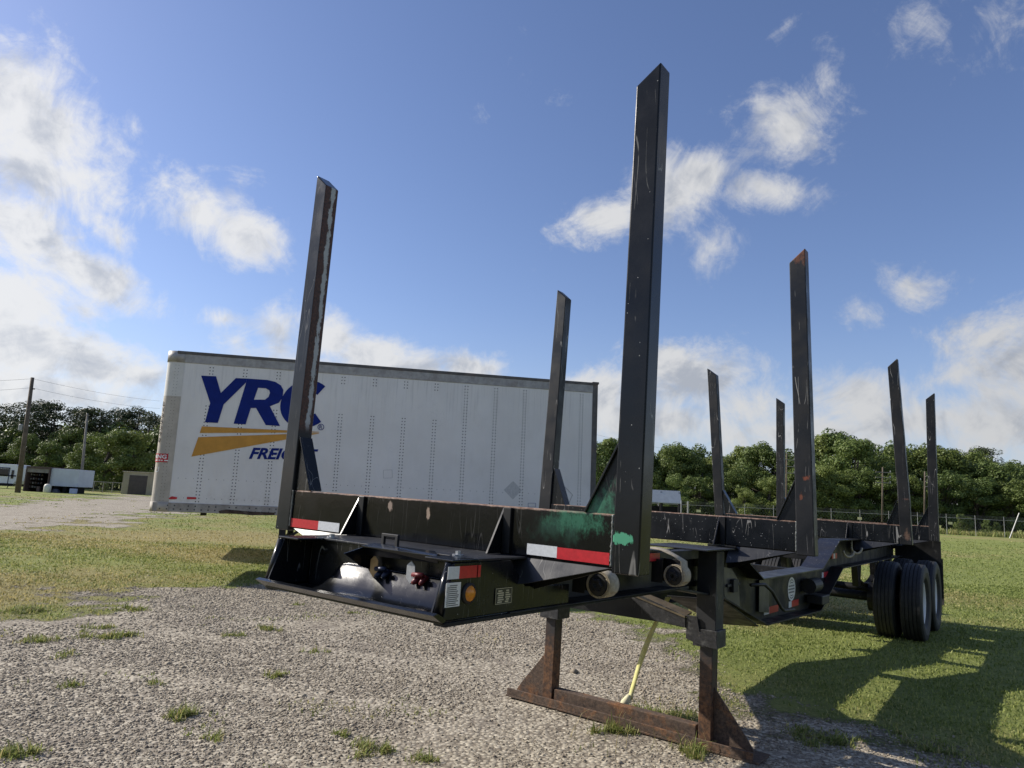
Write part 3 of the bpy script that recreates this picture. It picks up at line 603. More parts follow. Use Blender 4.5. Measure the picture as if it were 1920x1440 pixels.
# nose box
WT, WBM, UN, VN = -.213, -.452, .668, -.575; UL = .515
b = MB(); tb(b, -UL - .02, UN, -.345, 1.62, WT - .010, WT); deck = b.build('deck_plate', 'deck', LT, bevel=.002)
for s in (-1, 1): b = MB(); tb(b, -UL if s < 0 else UN - .16, -UL + .16 if s < 0 else UN, VN + .065, -.345, WT - .010, WT); b.build('nose_top_plate', 'black', LT, bevel=.003)
b = MB(); b.prism([TL(-UL - .012, VN - .035, WBM + .028), TL(-UL - .012, VN - .012, WBM + .036), TL(-UL - .012, VN + .05, WBM + .006), TL(-UL - .012, VN + .03, WBM - .012)], (UN + UL + .016, 0, 0)); b.build('nose_lip', 'black_gloss', LT, bevel=.002)
b = MB(); tb(b, -UL, UN, VN + .02, .40, WBM - .012, WBM); b.build('nose_floor', 'black_gloss', LT, bevel=.002)
for s in (-1, 1):       # side cheeks: outer panel, recessed front edge, framed border
    un = UN if s > 0 else UL
    b = MB(); x0 = s * (un - .045); b.prism([TL(x0, VN + .075, WT), TL(x0, VN - .005, WBM + .01), TL(x0, -.34, WBM + .01), TL(x0, -.34, WT)], (s * .010, 0, 0)); b.build('cheek_plate', 'black', LT, bevel=.002)
    b = MB(); b.prism([TL(s * un, VN + .075, WT - .012), TL(s * un, VN + .03, WBM), TL(s * un, .40, WBM), TL(s * un, .40, -.36), TL(s * un, .012, -.345), TL(s * un, -.11, WT - .012)], (-s * .010, 0, 0)); b.build('side_panel', 'black', LT, bevel=.003)
    b = MB(); b.tube([TL(s * (un - .022), VN + .072, WT - .016), TL(s * (un - .022), VN + .018, WBM + .012)], .021, 10); b.build('corner_post', 'black', LT, smooth=True)
    b = MB(); tb(b, *((un - .05, un + .012) if s > 0 else (-un - .012, -un + .05)), VN + .03, 1.9, WBM - .022, WBM - .006); b.build('bottom_flange', 'inside', LT, bevel=.002)
# back wall of the tray, funnel-shaped kingpin cover and its hood
b = MB(); tb(b, -UL + .05, UN - .05, -.335, -.325, WBM + .004, WT - .012); b.build('tray_back', 'black', LT)
b = MB(); A = []; Bq = []
rows = []
for q in range(43):
    u = -.44 + q * .025; k = 1 / (1 + math.exp(-(u + .235) / .022))
    rows.append([TL(u, VN + .055, WBM + .003), TL(u, -.50, WBM + .004 + .004 * k), TL(u, -.465, WBM + .005 + .018 * k), TL(u, -.435, WBM + .006 + .045 * k), TL(u, -.405, WBM + .006 + .082 * k), TL(u, -.375, WBM + .006 + .122 * k), TL(u, -.365, WBM + .006 + .134 * k), TL(u, -.336, WBM + .006 + .134 * k)])
for q in range(42): b.strip(rows[q], rows[q + 1])
b.build('kingpin_cover', 'black_gloss', LT, smooth=True)
b = MB(); b.prism([TL(.02, -.35, WT + .010), TL(.42, -.35, WT + .010), TL(.50, -.42, WT + .004), TL(.50, -.43, WT - .002), TL(.02, -.43, WT - .002)], (0, 0, -.006))
b.prism([TL(.02, -.345, WT + .010), TL(.02, -.535, WT - .035), TL(.02, -.42, WT - .10), TL(.02, -.36, WT - .115)], (.006, 0, 0)); b.prism([TL(.026, -.425, WT - .002), TL(.50, -.425, WT - .002), TL(.50, -.415, WT - .035), TL(.026, -.405, WT - .045)], (0, .006, 0)); b.build('hood', 'black_gloss', LT, bevel=.0015)
b = MB(); tb(b, .018, .036, -.305, -.290, WT, WT + .05); tb(b, .112, .130, -.305, -.290, WT, WT + .05); tb(b, .0181, .1299, -.3049, -.2901, WT + .042, WT + .056); b.build('grab_handle', 'black_rubber', LT, bevel=.002)
for (u, v) in ((-.355, -.30), (.53, -.32)):
    b = MB(); b.lathe([(WT + HG, .026), (WT + HG + .006, .026), (WT + HG + .006, 0)], (u, v, 0), 'z', 18); b.lathe([(WT + HG + .006, .014), (WT + HG + .020, .014), (WT + HG + .020, 0)], (u, v, 0), 'z', 6); b.build('bolt', 'bolt', LT)
# air line couplings under the hood, each with its tag
for (u, plate, col) in ((.06, 'gold', 'blue_plastic'), (.30, 'silver', 'red_plastic')):
    b = MB(); b.prism([TL(u, -.40, -.275), TL(u + .025, -.40, -.255), TL(u + .05, -.40, -.275), TL(u + .055, -.40, -.33), TL(u + .028, -.40, -.355), TL(u, -.40, -.33)], (0, .004, 0)); gp = b.build('coupling_tag', plate, LT, bevel=.001)
    b = MB(); b.tube([TL(u + .06, -.345, -.335), TL(u + .06, -.385, -.33), TL(u + .065, -.42, -.345)], [.014, .017, .010], 10); b.tube([TL(u + .10, -.345, -.33), TL(u + .10, -.385, -.325), TL(u + .11, -.42, -.345)], [.013, .016, .009], 10)
    b.tube([TL(u + .05, -.41, -.312), TL(u + .115, -.41, -.308)], .011, 8); cp = b.build('air_coupling', col, LT, smooth=True)
    b = MB(); b.tube([TL(u + .058, -.405, -.318), TL(u + .058, -.405, -.306)], .010, 8); b.tube([TL(u + .105, -.405, -.314), TL(u + .105, -.405, -.302)], .010, 8); b.build('coupling_seal', 'label', cp, smooth=True)
# side markings on the nose: reflective tape, label, amber lamp, data plate
def side_sheet(name, mat, v0, v1, w0, w1, u=UN + .0025, parent=LT, skew=0):
    b = MB(); b.prism([TL(u, v0, w0), TL(u, v1, w0 - skew), TL(u, v1, w1 - skew), TL(u, v0, w1)], (.002, 0, 0)); return b.build(name, mat, parent)
side_sheet('reflective_tape', 'tape_white', -.540, -.470, -.288, -.238); side_sheet('reflective_tape', 'tape_red', -.4698, -.355, -.288, -.238); side_sheet('reflective_tape', 'tape_red', -.348, -.330, -.288, -.238)
lb = side_sheet('warning_label', 'label', -.545, -.455, -.398, -.302)
b = MB(); rl = random.Random(5)
for k in range(11):
    w = -.312 - k * .0078; v0 = -.540 + rl.uniform(0, .004) + (.014 if k == 0 else 0); v1 = -.462 - rl.uniform(0, .02); b.prism([TL(UN + .0048, v0, w), TL(UN + .0048, v1, w), TL(UN + .0048, v1, w - .0032), TL(UN + .0048, v0, w - .0032)], (.0005, 0, 0))
b.build('printed_lines', 'ink', lb)
b = MB(); b.lathe([(0, .044), (.008, .043), (.010, .033)], (UN, -.395, -.352 + HG), 'x', 28); lamp = b.build('marker_lamp', 'black_rubber', LT, smooth=True)
b = MB(); b.lathe([(.008, .033), (.016, .026), (.019, .014), (.02, 0)], (UN, -.395, -.352 + HG), 'x', 28); b.build('lens', 'amber', lamp, smooth=True)
dp = side_sheet('data_plate', 'dplate', -.215, -.095, -.412, -.344)
b = MB()
for k in range(6):
    w = -.353 - k * .0095
    for (a, c) in ((rl.uniform(.012, .02), rl.uniform(.045, .06)), (rl.uniform(.07, .078), rl.uniform(.095, .11))): b.prism([TL(UN + .0048, -.215 + a, w), TL(UN + .0048, -.215 + c, w), TL(UN + .0048, -.215 + c, w - .0055), TL(UN + .0048, -.215 + a, w - .0055)], (.0005, 0, 0))
for (p, q, r_, t_) in ((0, .12, 0, .002), (0, .12, .066, .068), (0, .002, 0, .068), (.118, .12, 0, .068)): b.prism([TL(UN + .0048, -.215 + p, -.412 + r_), TL(UN + .0048, -.215 + q, -.412 + r_), TL(UN + .0048, -.215 + q, -.412 + t_), TL(UN + .0048, -.215 + p, -.412 + t_)], (.0005, 0, 0))
b.build('printed_lines', 'dprint', dp)
def front_tape(mat, u0, u1, w0, w1, v=.0085):
    b = MB(); b.prism([TL(u0, v, w0), TL(u1, v, w0), TL(u1, v, w1), TL(u0, v, w1)], (0, .002, 0)); return b.build('reflective_tape', mat, LT)
front_tape('tape_red', -1.128, -.862, -.212, -.160); front_tape('tape_white', -.8617, -.672, -.211, -.159); front_tape('tape_white', .668, .835, -.202, -.152); front_tape('tape_red', .8352, 1.104, -.205, -.154)
# frame rails: front part, drop in the middle, rear part; I-section each
PT = [(-.11, WT - .012), (2.80, WT - .012), (3.50, -.505), (5.50, -.505), (6.30, -.214), (10.75, -.214)]       # top line
PBt = [(-.11, WBM), (1.75, WBM - .01), (2.55, -.57), (3.62, -.875), (5.42, -.915), (6.45, -.52), (10.75, -.50)]  # bottom line
def rail_poly(pts, th):
    a = [Vector((0, v, w)) for v, w in pts]; return a
for s in (-1, 1):
    uw = s * .53
    b = MB(); b.prism([TL(uw, v, w) for v, w in PT] + [TL(uw, v, w) for v, w in PBt[::-1]], (s * .014, 0, 0)); rail = b.build('frame_rail', 'inside', LT)
    for nm, pts, off in (('top_flange', PT, 1), ('bottom_flange', PBt, -1)):
        for k in range(len(pts) - 1):
            if nm == 'top_flange' and k == 0: continue
            (v0, w0), (v1, w1) = pts[k], pts[k + 1]; h = .014 * off
            b = MB(); ul, uh = (.45, .68) if s > 0 else (-.66, -.45)
            b.hexa([TL(ul, v0, min(w0, w0 + h)), TL(uh, v0, min(w0, w0 + h)), TL(uh, v1, min(w1, w1 + h)), TL(ul, v1, min(w1, w1 + h)), TL(ul, v0, max(w0, w0 + h)), TL(uh, v0, max(w0, w0 + h)), TL(uh, v1, max(w1, w1 + h)), TL(ul, v1, max(w1, w1 + h))])
            b.build(nm, 'splash' if (nm == 'top_flange' and k in (3,)) else ('deck' if nm == 'top_flange' and k in (2,) else 'inside'), rail, bevel=.002)
# cross members
for v, w0, w1 in ((.9, -.44, -.24), (1.7, -.44, -.24), (5.42, -.88, -.52), (6.6, -.48, -.23), (8.3, -.48, -.23), (9.6, -.48, -.23), (10.68, -.48, -.23)):
    b = MB(); tb(b, -.52, .52, v, v + .06, w0, w1); b.build('cross_member', 'inside', LT, bevel=.004)
# things hung in the drop of the frame: angled guard plate, aluminium hose panel, pipe, lamp, stickers
b = MB(); b.prism([TL(.66, 2.62, -.60), TL(.66, 3.42, -.868), TL(.30, 3.42, -.90), TL(.2, 2.62, -.63)], (0, 0, -.012)); b.build('guard_plate', 'inside', LT, bevel=.002)
b = MB(); b.prism([TL(.575, 2.82, -.38), TL(.575, 2.99, -.40), TL(.575, 3.16, -.50), TL(.575, 3.2, -.72), TL(.575, 3.02, -.70), TL(.575, 2.84, -.60)], (.006, 0, 0)); b.build('hose_panel', 'alu', LT, bevel=.001)
b = MB(); tb(b, .582, .60, 2.86, 3.14, -.535, -.515); tb(b, .583, .615, 2.95, 3.05, -.58, -.48); b.build('hose_fitting', 'black_rubber', LT, bevel=.003)
b = MB(); b.prism([TL(.565, 3.72, -.53), TL(.565, 4.0, -.53), TL(.565, 4.0, -.83), TL(.565, 3.72, -.80)], (.006, 0, 0)); b.build('hose_panel', 'alu', LT, bevel=.001)
b = MB(); b.tube([TL(.66, 3.22, -.53), TL(.70, 3.45, -.535), TL(.71, 3.62, -.60), TL(.70, 3.92, -.76), TL(.69, 4.05, -.80), TL(.68, 4.4, -.82)], .014, 8); b.build('pipe', 'black_rubber', LT, smooth=True)
def web_sheet(name, mat, v0, v1, w0, w1, parent=LT, u=.5462): return side_sheet(name, mat, v0, v1, w0, w1, u, parent)
for (v0, v1, v2, w) in ((3.93, 4.08, 4.36, -.82), (4.70, 4.80, 5.05, -.82), (6.0, 6.08, 6.3, -.60)):
    web_sheet('reflective_tape', 'tape_white', v0, v1, w - .03, w + .03); web_sheet('reflective_tape', 'tape_red', v1 + .0005, v2, w - .03, w + .03)
b = MB(); pts = [TL(.5462, 4.80 + .13 * math.cos(a), -.675 + .115 * math.sin(a)) for a in [2 * math.pi * k / 24 for k in range(24)]]; b.prism(pts, (.002, 0, 0)); sk = b.build('round_sticker', 'label', LT)
b = MB()
for k, (hh, ww) in enumerate(((.03, .2), (.0, .22), (-.03, .2))):
    for q in range(7):
        v0 = 4.80 - ww / 2 + q * ww / 7; b.prism([TL(.5485, v0, -.675 + hh - .008), TL(.5485, v0 + ww / 7 * .6, -.675 + hh - .008), TL(.5485, v0 + ww / 7 * .6, -.675 + hh + .008), TL(.5485, v0, -.675 + hh + .008)], (.0006, 0, 0))
for r0 in (.045, .07):
    for sg in (1, -1):
        pa = [(4.80 + r0 * math.cos(a), -.675 + sg * (.045 + (r0 - .03) * math.sin(a))) for a in np.linspace(.3, math.pi - .3, 9)]; b.strip([TL(.5486, x, y) for x, y in pa], [TL(.5486, x, y + sg * .008) for x, y in pa])
b.build('printed_lines', 'ink', sk)
b = MB(); tb(b, .547, .60, 5.55, 5.65, -.87, -.80); b.build('marker_lamp', 'amber', LT, bevel=.006)
b = MB(); b.lathe([(5.15, 0), (5.15, .075), (5.45, .075), (5.45, 0)], (.62, 0, -.66 + HG), 'y', 18); b.build('brake_canister', 'black_rubber', LT)
b = MB(); tb(b, .56, .72, 5.3, 5.6, -.85, -.76); b.build('valve_box', 'black_rubber', LT, bevel=.01)
b = MB(); b.tube([TL(-.35, 6.9, -.80), TL(.35, 6.9, -.80)], .13, 20); b.build('air_tank', 'alu', LT, smooth=False)
for k, (v, w) in enumerate(((6.65, -.33), (7.1, -.30))):
    b = MB(); b.tube([TL(.70 + .04 * math.cos(a), v + .10 * math.cos(a), w - .07 * math.sin(a)) for a in np.linspace(0, math.pi, 10)], .013, 8); b.build('air_hose', 'webbing', LT, smooth=True)
side_sheet('reflective_tape', 'tape_red', 6.42, 6.50, -.43, -.37, .56); side_sheet('reflective_tape', 'tape_white', 6.5005, 6.58, -.43, -.37, .56); side_sheet('reflective_tape', 'tape_red', 6.5805, 6.68, -.43, -.37, .56)
# strap winches: drum, webbing roll with a loose tail
for k, (v, tail) in enumerate(((.46, False), (1.38, True))):
    u, w = .80, -.352; wr = .068
    b = MB(); tb(b, .66, .73, v - .012, v - .006, w - .05, w + .09); tb(b, .66, .80, v + .106, v + .112, w - .05, w + .09); tb(b, .655, .66, v - .012, v + .112, w - .05, w + .09); wi = b.build('strap_winch', 'inside', LT, bevel=.002)
    b = MB(); b.lathe([(v - .03, .012), (v - .03, .026), (v - .012, .03), (v - .010, .05), (v + .01, .054), (v + .09, .054)], (u, 0, w + HG), 'y', 20)
    for q in range(6):
        a = q * math.pi / 3; b.tube([(u + .028 * math.cos(a), v - .034, w + HG + .028 * math.sin(a)), (u + .028 * math.cos(a), v - .008, w + HG + .028 * math.sin(a))], .007, 6)
    b.build('winch_drum', 'black_rubber', wi)
    b = MB(); prev = None; nseg = 120
    A = []; B2 = []
    for q in range(nseg + 1):
        a = q / nseg * 2 * math.pi * 3.2 + .9; r = .055 + (wr - .055) * q / nseg + .0012 * math.sin(a * 2.3)
        A.append((u + r * math.sin(a), v, w + HG + r * math.cos(a))); B2.append((u + r * math.sin(a), v + .096, w + HG + r * math.cos(a)))
    if tail:
        A += [(.845, v - .01, HG - .262), (.80, v - .02, HG - .235), (.72, v - .03, HG - .207), (.66, v - .035, HG - .202), (.60, v - .03, HG - .203), (.55, v - .02, HG - .205)]
        B2 += [(.845, v + .086, HG - .264), (.80, v + .076, HG - .24), (.72, v + .064, HG - .203), (.66, v + .058, HG - .196), (.60, v + .06, HG - .200), (.55, v + .07, HG - .204)]
    b.strip(A, B2); b.build('webbing_roll', 'webbing', wi, smooth=True, solid=.003)
# tape on the deck edge beside the second winch
side_sheet('reflective_tape', 'tape_white', 1.02, 1.12, -.275, -.228, .684); side_sheet('reflective_tape', 'tape_red', 1.1205, 1.42, -.275, -.228, .684)
b = MB(); tb(b, .60, .682, .42, 2.05, -.282, -.2235); b.build('deck_edge', 'inside', LT, bevel=.002)
# landing gear
b = MB(); tb(b, .30, .78, 1.95, 2.50, WT - .010, WT - .0005); b.build('gear_top_plate', 'deck', LT, bevel=.002)
for s in (-1, 1):
    c = .655 * s if s > 0 else -.66
    b = MB(); tb(b, c - .07, c + .075, 2.27, 2.42, -.86, -.235); lg = b.build('landing_leg', 'leg', LT, bevel=.005)
    b = MB(); tb(b, c - .047, c + .047, 2.292, 2.40, -1.545, -.85); b.build('inner_leg', 'leg', lg, bevel=.006, seg=3)
    b = MB(); tb(b, c - .085, c + .09, 2.255, 2.435, -.90, -.78); b.build('leg_collar', 'bracket', lg, bevel=.004)
    b = MB(); e = c + s * .047; b.prism([TL(e, 2.335, -1.17), TL(e, 2.335, -1.53), TL(e + s * .285, 2.335, -1.53), TL(e + s * .245, 2.335, -1.47)], (0, .014, 0)); b.build('foot_gusset', 'foot', lg, bevel=.002)
b = MB(); b.prism([TL(.52, 2.262, -.70), TL(.60, 2.262, -.70), TL(.62, 2.262, -.80), TL(.745, 2.262, -.84), TL(.75, 2.262, -.90), TL(.60, 2.262, -.885), TL(.52, 2.262, -.86)], (0, -.012, 0)); b.build('leg_bracket', 'bracket', LT, bevel=.002)
b = MB(); b.prism([TL(-.60, 2.25, -.62), TL(.12, 2.25, -.60), TL(.52, 2.25, -.72), TL(.52, 2.25, -.79), TL(.30, 2.25, -.78), TL(-.60, 2.25, -.79)], (0, .012, 0)); b.build('gear_cross_plate', 'inside', LT, bevel=.002)
b = MB(); b.prism([TL(.05, 2.242, -.615), TL(.14, 2.242, -.605), TL(.515, 2.242, -.705), TL(.515, 2.242, -.785), TL(.27, 2.242, -.775)], (0, .006, 0)); b.build('gear_cross_plate', 'bracket', LT, bevel=.001)
b = MB(); b.hexa([TL(.05, 2.235, -.612), TL(.515, 2.235, -.72), TL(.515, 2.36, -.70), TL(.05, 2.36, -.592), TL(.05, 2.235, -.604), TL(.515, 2.235, -.708), TL(.515, 2.36, -.688), TL(.05, 2.36, -.58)]); b.build('greasy_shelf', 'grease', LT)
b = MB(); tb(b, -.50, .56, 2.30, 2.36, -.36, -.30); tb(b, -.50, .56, 2.30, 2.36, -.50, -.46); b.build('gear_shaft', 'inside', LT, bevel=.004)
b = MB(); tb(b, -1.0, 1.06, 2.20, 2.44, -1.560, -1.545); tb(b, -.995, 1.02, 2.205, 2.222, -1.545, -1.495); b.build('base_runner', 'foot', LT, bevel=.003)
b = MB(); tb(b, -.60, .59, 2.30, 2.385, -1.545, -1.44); b.build('base_tube', 'foot', LT, bevel=.006, seg=3)
# running gear
def wheel(u0, v, s, outer):
    wh = empty('wheel'); wh.parent = LT; wh.location = (u0, v, .525)
    pr = [(-.085, .30), (-.125, .345), (-.14, .42), (-.132, .485), (-.115, .512)]
    for k in range(5):
        c = -.092 + k * .046; pr += [(c - .018, .525 - .004 * abs(k - 2)), (c + .018, .525 - .004 * abs(k - 2))]
        if k < 4: pr += [(c + .0185, .508), (c + .0275, .508)]
    pr += [(.115, .512), (.132, .485), (.14, .42), (.125, .345), (.085, .30)]
    b = MB(); b.lathe(pr, (0, 0, 0), 'x', 56); b.build('tyre', 'rubber', wh, smooth=False)
    b = MB(); o_ = 1 if outer else -1; pr = [(.088 * s * o_, .305), (.078 * s * o_, .275), (.02 * s * o_, .25), (-.04 * s * o_, .235), (-.05 * s * o_, .13), (-.05 * s * o_, .10), (.06 * s * o_, .095), (.07 * s * o_, .06), (.07 * s * o_, 0)]
    b.lathe(pr, (0, 0, 0), 'x', 40); rm = b.build('rim', 'rim' if outer else 'rim_in', wh, smooth=True)
    if outer:
        b = MB()
        for k in range(10):
            a = 2 * math.pi * k / 10; b.tube([(s * -.05, .165 * math.cos(a), .165 * math.sin(a)), (s * -.02, .165 * math.cos(a), .165 * math.sin(a))], .014, 6)
        b.build('wheel_nuts', 'bolt', rm)
    return wh
for v in (8.85, 10.12):
    for s in (-1, 1):
        wheel(s * 1.105, v, s, True); wheel(s * .775, v, s, False)
    b = MB(); b.tube([TL(-.95, v, -1.035), TL(.95, v, -1.035)], .065, 14); ax = b.build('axle', 'inside', LT, smooth=True)
    for s in (-1, 1):
        b = MB(); b.lathe([(s * .52, .0), (s * .52, .2), (s * .68, .2), (s * .68, 0)], (0, v, .525), 'x', 24); b.build('brake_drum', 'inside', ax)
for s in (-1, 1):
    for v in (8.85, 10.12):
        b = MB()
        for k in range(5):
            L_ = .58 - .09 * k; pts = [TL(s * .47, v + L_ * q, -.86 - .012 * k + .10 * (q * L_ / .58) ** 2) for q in np.linspace(-1, 1, 9)]
            for q in range(8): b.bar(pts[q], pts[q + 1], .075, .011)
        b.build('leaf_spring', 'inside', LT)
    for v in (8.22, 9.485, 10.72):
        b = MB(); b.prism([TL(s * .43, v - .16, -.5), TL(s * .43, v + .16, -.5), TL(s * .43, v + .06, -.86), TL(s * .43, v - .06, -.86)], (s * .08, 0, 0)); b.build('spring_hanger', 'inside', LT, bevel=.004)
    b = MB(); uu = (.62, 1.24) if s > 0 else (-1.24, -.62); tb(b, *uu, 10.86, 10.872, -1.20, -.50); mf = b.build('mud_flap', 'black_rubber', LT)
    b = MB(); tb(b, uu[0] + (.5 if s > 0 else 0.0), uu[1] - (0 if s > 0 else .5), 10.853, 10.8595, -1.22, -1.12); b.build('flap_weight', 'alu', mf)
    b = MB(); uu = (.56, 1.22) if s > 0 else (-1.22, -.56); tb(b, *uu, 10.80, 10.85, -.60, -.22); b.build('rear_light_bar', 'inside', LT, bevel=.005)
b = MB(); tb(b, 1.10, 1.246, 10.46, 10.475, -.21, .04); b.build('rear_marker_plate', 'grease', LT)
# hanging strap, knotted round the base tube
def ribbon(name, pts, widths, dirs, mat, parent=None):
    b = MB(); b.strip([Vector(p) - Vector(d) * w / 2 for p, w, d in zip(pts, widths, dirs)], [Vector(p) + Vector(d) * w / 2 for p, w, d in zip(pts, widths, dirs)]); return b.build(name, mat, parent, smooth=True, solid=.0025)
SR = empty('hanging_strap', mw); tag(SR, 'pale yellow webbing strap hanging from the log trailer, knotted around the stand rail', 'strap')
pts = []; dirs = []; wd = []
for k in range(25):
    t_ = k / 24; pts.append(TL(.285 - .285 * t_ - .03 * math.sin(math.pi * t_), 2.46 - .02 * t_, -.62 - .80 * t_)); a = .45 + .75 * math.sin(5.2 * t_ + .6); dirs.append((math.cos(a), math.sin(a), .05)); wd.append(.046 - .006 * t_)
ribbon('webbing', pts, wd, dirs, 'strap_y', SR)
b = MB(); b.tube([TL(.0, 2.44, -1.385), TL(-.012, 2.435, -1.41), TL(-.03, 2.425, -1.445), TL(-.045, 2.41, -1.475), TL(-.052, 2.405, -1.49)], [.014, .025, .033, .027, .012], 12); b.build('knot', 'strap_p', SR, smooth=True)

# ------------------------------------------------------------------ box van trailer
VA, VS_, VU = Vector((.98025483, .19745346, .01061118)), Vector((-.19746458, .98031, 0)), Vector((-.0100412, -.00388762, .999942))
VZ, VH, VL, VW, VR = 1.074, 3.009, 8.55, 2.58, .17
V0 = Vector((-6.55004, 13.30861, 0.0)); vm_ = Matrix.Identity(4)
for i in range(3): vm_[i][0], vm_[i][1], vm_[i][2], vm_[i][3] = VA[i], VS_[i], VU[i], V0[i]
vmi = vm_.inverted()
def vpx(px, py):           # (distance along the side, height) of a point on the van's near side
    r = vmi.to_3x3() @ pxray(px, py); o = vmi @ C_O; t_ = (0 - o.y) / r.y; p = o + r * t_; return p.x, p.z
def wallmat():
    t = NT('white_van_sheet'); n = t.noise(scale=.8, detail=6); st_ = t.noise(t.map(scale=(9, 9, .35)), 2.2, 7, .7)
    c = t.mix(t.ramp(n, .3, .7), (.72, .70, .665), (.80, .78, .745)); sx = t.n('ShaderNodeSeparateXYZ'); t.L.new(t.co(), sx.inputs[0])
    topg = t.ramp(sx.outputs[2], 2.6, 3.9, 0, .45); c = t.mix(t.math('MULTIPLY', t.ramp(st_, .48, .7), topg), c, (.42, .41, .39))
    bot = t.ramp(sx.outputs[2], 1.75, 1.1, 0, .5); c = t.mix(t.math('MULTIPLY', t.ramp(t.noise(scale=4, detail=8, rough=.75), .45, .7), bot), c, (.40, .36, .30))
    sc_ = t.ramp(t.math('ABSOLUTE', t.math('SUBTRACT', t.noise(t.map(scale=(1, 1, 2.5)), 3, 3), .5)), .001, .004, 1, 0); c = t.mix(t.math('MULTIPLY', t.math('MULTIPLY', sc_, t.ramp(t.noise(scale=1.1, detail=3), .58, .66)), .35), c, (.3, .29, .28))
    fd = t.noise(t.map(scale=(1, 1, .5)), 2.3, 9, .72); c = t.mix(t.ramp(fd, .5, .75, 0, .22), c, (.50, .48, .44))
    t.set(c, .38); t.bump(t.noise(t.map(scale=(1.6, 1, .5)), 1.6, 3), .7, .05); return t.m
M['van'] = wallmat()
M['van_rail'] = simple('weathered_rail_aluminium', (.36, .35, .335), .55, .15, .2, 6, dirt=(.22, .19, .16))
M['van_nose'] = simple('weathered_nose_sheet', (.47, .43, .365), .8, 0, .14, 3, dirt=(.36, .31, .25))
M['van_nose_w'] = simple('white_nose_sheet', (.66, .65, .61), .8, 0, .06, 3, dirt=(.55, .52, .46))
M['van_bottom'] = simple('dirty_bottom_rail', (.34, .32, .29), .6, .1, .25, 5, dirt=(.14, .10, .075))
M['rivet'] = simple('rivet_heads', (.045, .045, .048), .5, .1, .2, 30)
M['van_blue'] = simple('navy_vinyl', (.004, .018, .17), .6, 0, .12, 6, spec=.2)
M['van_gold'] = simple('gold_vinyl', (.56, .27, .035), .45, 0, .1, 5)
M['van_dark'] = simple('dark_rear_frame', (.10, .095, .09), .6, .1, .25, 6, dirt=(.18, .13, .10))
M['under'] = simple('undercarriage', (.02, .02, .02), .7, 0, .3, 6)
M['warn_red'] = simple('warning_red', (.50, .02, .03), .4, 0, .1, 12)
M['faint'] = simple('weathered_placard', (.50, .495, .48), .6, 0, .2, 60, dirt=(.64, .63, .61))
M['white_ink'] = simple('white_print', (.78, .78, .77), .5, 0, .05, 12)
VAN = empty('van_trailer', vm_); tag(VAN, 'white box trailer with blue lettering and gold stripes, parked behind the log trailer', 'trailer')
# panel joints measured along the top of the wall
JX = [332, 400, 467, 533, 597, 658, 717, 774, 830, 885, 939, 990, 1041, 1091]
Lj = [vpx(x, 690 + (x - 332) * .055)[0] for x in JX]
d_ = (Lj[-1] - Lj[0]) / 13; Lj = [Lj[0] + d_ * k for k in range(14)]
zt, zb = VZ + VH, VZ
edges = [VR] + Lj + [VL - .06]
panel_data = {}
for k in range(len(edges) - 1):
    a, c = edges[k] + .002, edges[k + 1] - .002
    b = MB(); b.box(a, c, 0, .03, zb + .16, zt - .20); b.build('wall_panel', 'van', VAN, bevel=.001, seg=1)
for k, l in enumerate(Lj):
    b = MB(); b.box(l - .045, l + .045, -.0012, -.0005, zb + .16, zt - .20) ; b.build('post_strip', 'van', VAN)
# rivets: two rows on every post strip, plus rows along the rails
b = MB(); rv_ = random.Random(2)
def rivet(x, z, r=.0125, y=-.0015): b.add([(x + r * math.cos(a), y - (.0 if True else 0), z + r * math.sin(a)) for a in (0, 1.257, 2.513, 3.77, 5.027)] + [(x, y - .005, z)], [(1, 0, 5), (2, 1, 5), (3, 2, 5), (4, 3, 5), (0, 4, 5)])
for k, l in enumerate(Lj):
    z = zb + .2
    while z < zt - .22:
        gap = 9 > k > 0 and zt - .95 < z < zt - .42
        if not gap:
            for o_ in (-.028, .028): rivet(l + o_ + rv_.uniform(-.002, .002), z)
        z += .062
for k in range(60):
    x = VR + .15 + k * (VL - .5) / 60; rivet(x, zb + .62, .007, -.0008)
    rivet(x, zb + .26, .007, -.0008)
ro = b.build('rivets', 'rivet', VAN); tag(ro, kind='stuff')
# rails, nose, roof, ends
b = MB(); b.box(VR + .02, VL - .02, -.012, .05, zt - .21, zt + .0); b.build('top_rail', 'van_rail', VAN, bevel=.01, seg=2)
b = MB(); b.box(VR + .02, VL - .02, -.020, .01, zt - .045, zt + .014); b.build('drip_edge', 'van_dark', VAN, bevel=.006)
b = MB(); b.box(VR * .4, VL - .02, -.015, .05, zb - .0, zb + .165); br_ = b.build('bottom_rail', 'van_bottom', VAN, bevel=.006)
b = MB()
for k in range(70):
    x = .2 + k * .12; rivet(x, zb + .05, .016, -.0155); 
    if k % 3: rivet(x + .01, zb + .115, .016, -.0155)
q = b.build('bolt_heads', 'rivet', br_); tag(q, kind='stuff')
def nose_pt(sarc, off=0.0):    # arc length from the start of the corner (sarc<0: on the side wall)
    if sarc > 0: return VR + sarc, -off
    a = min(-sarc / VR, math.pi / 2); return VR - (VR + off) * math.sin(a), VR - (VR + off) * math.cos(a)
arc = [-VR * math.pi / 2 * k / 10 for k in range(11)][::-1] + [.17]
for (z0, z1, mt) in ((zb + .17, zt - .86, 'van_nose'), (zt - .86, zt - .2, 'van_nose_w')):
    b = MB(); b.strip([(*nose_pt(s_, .004), z0) for s_ in arc], [(*nose_pt(s_, .004), z1) for s_ in arc]); b.build('nose_corner', mt, VAN, smooth=True)
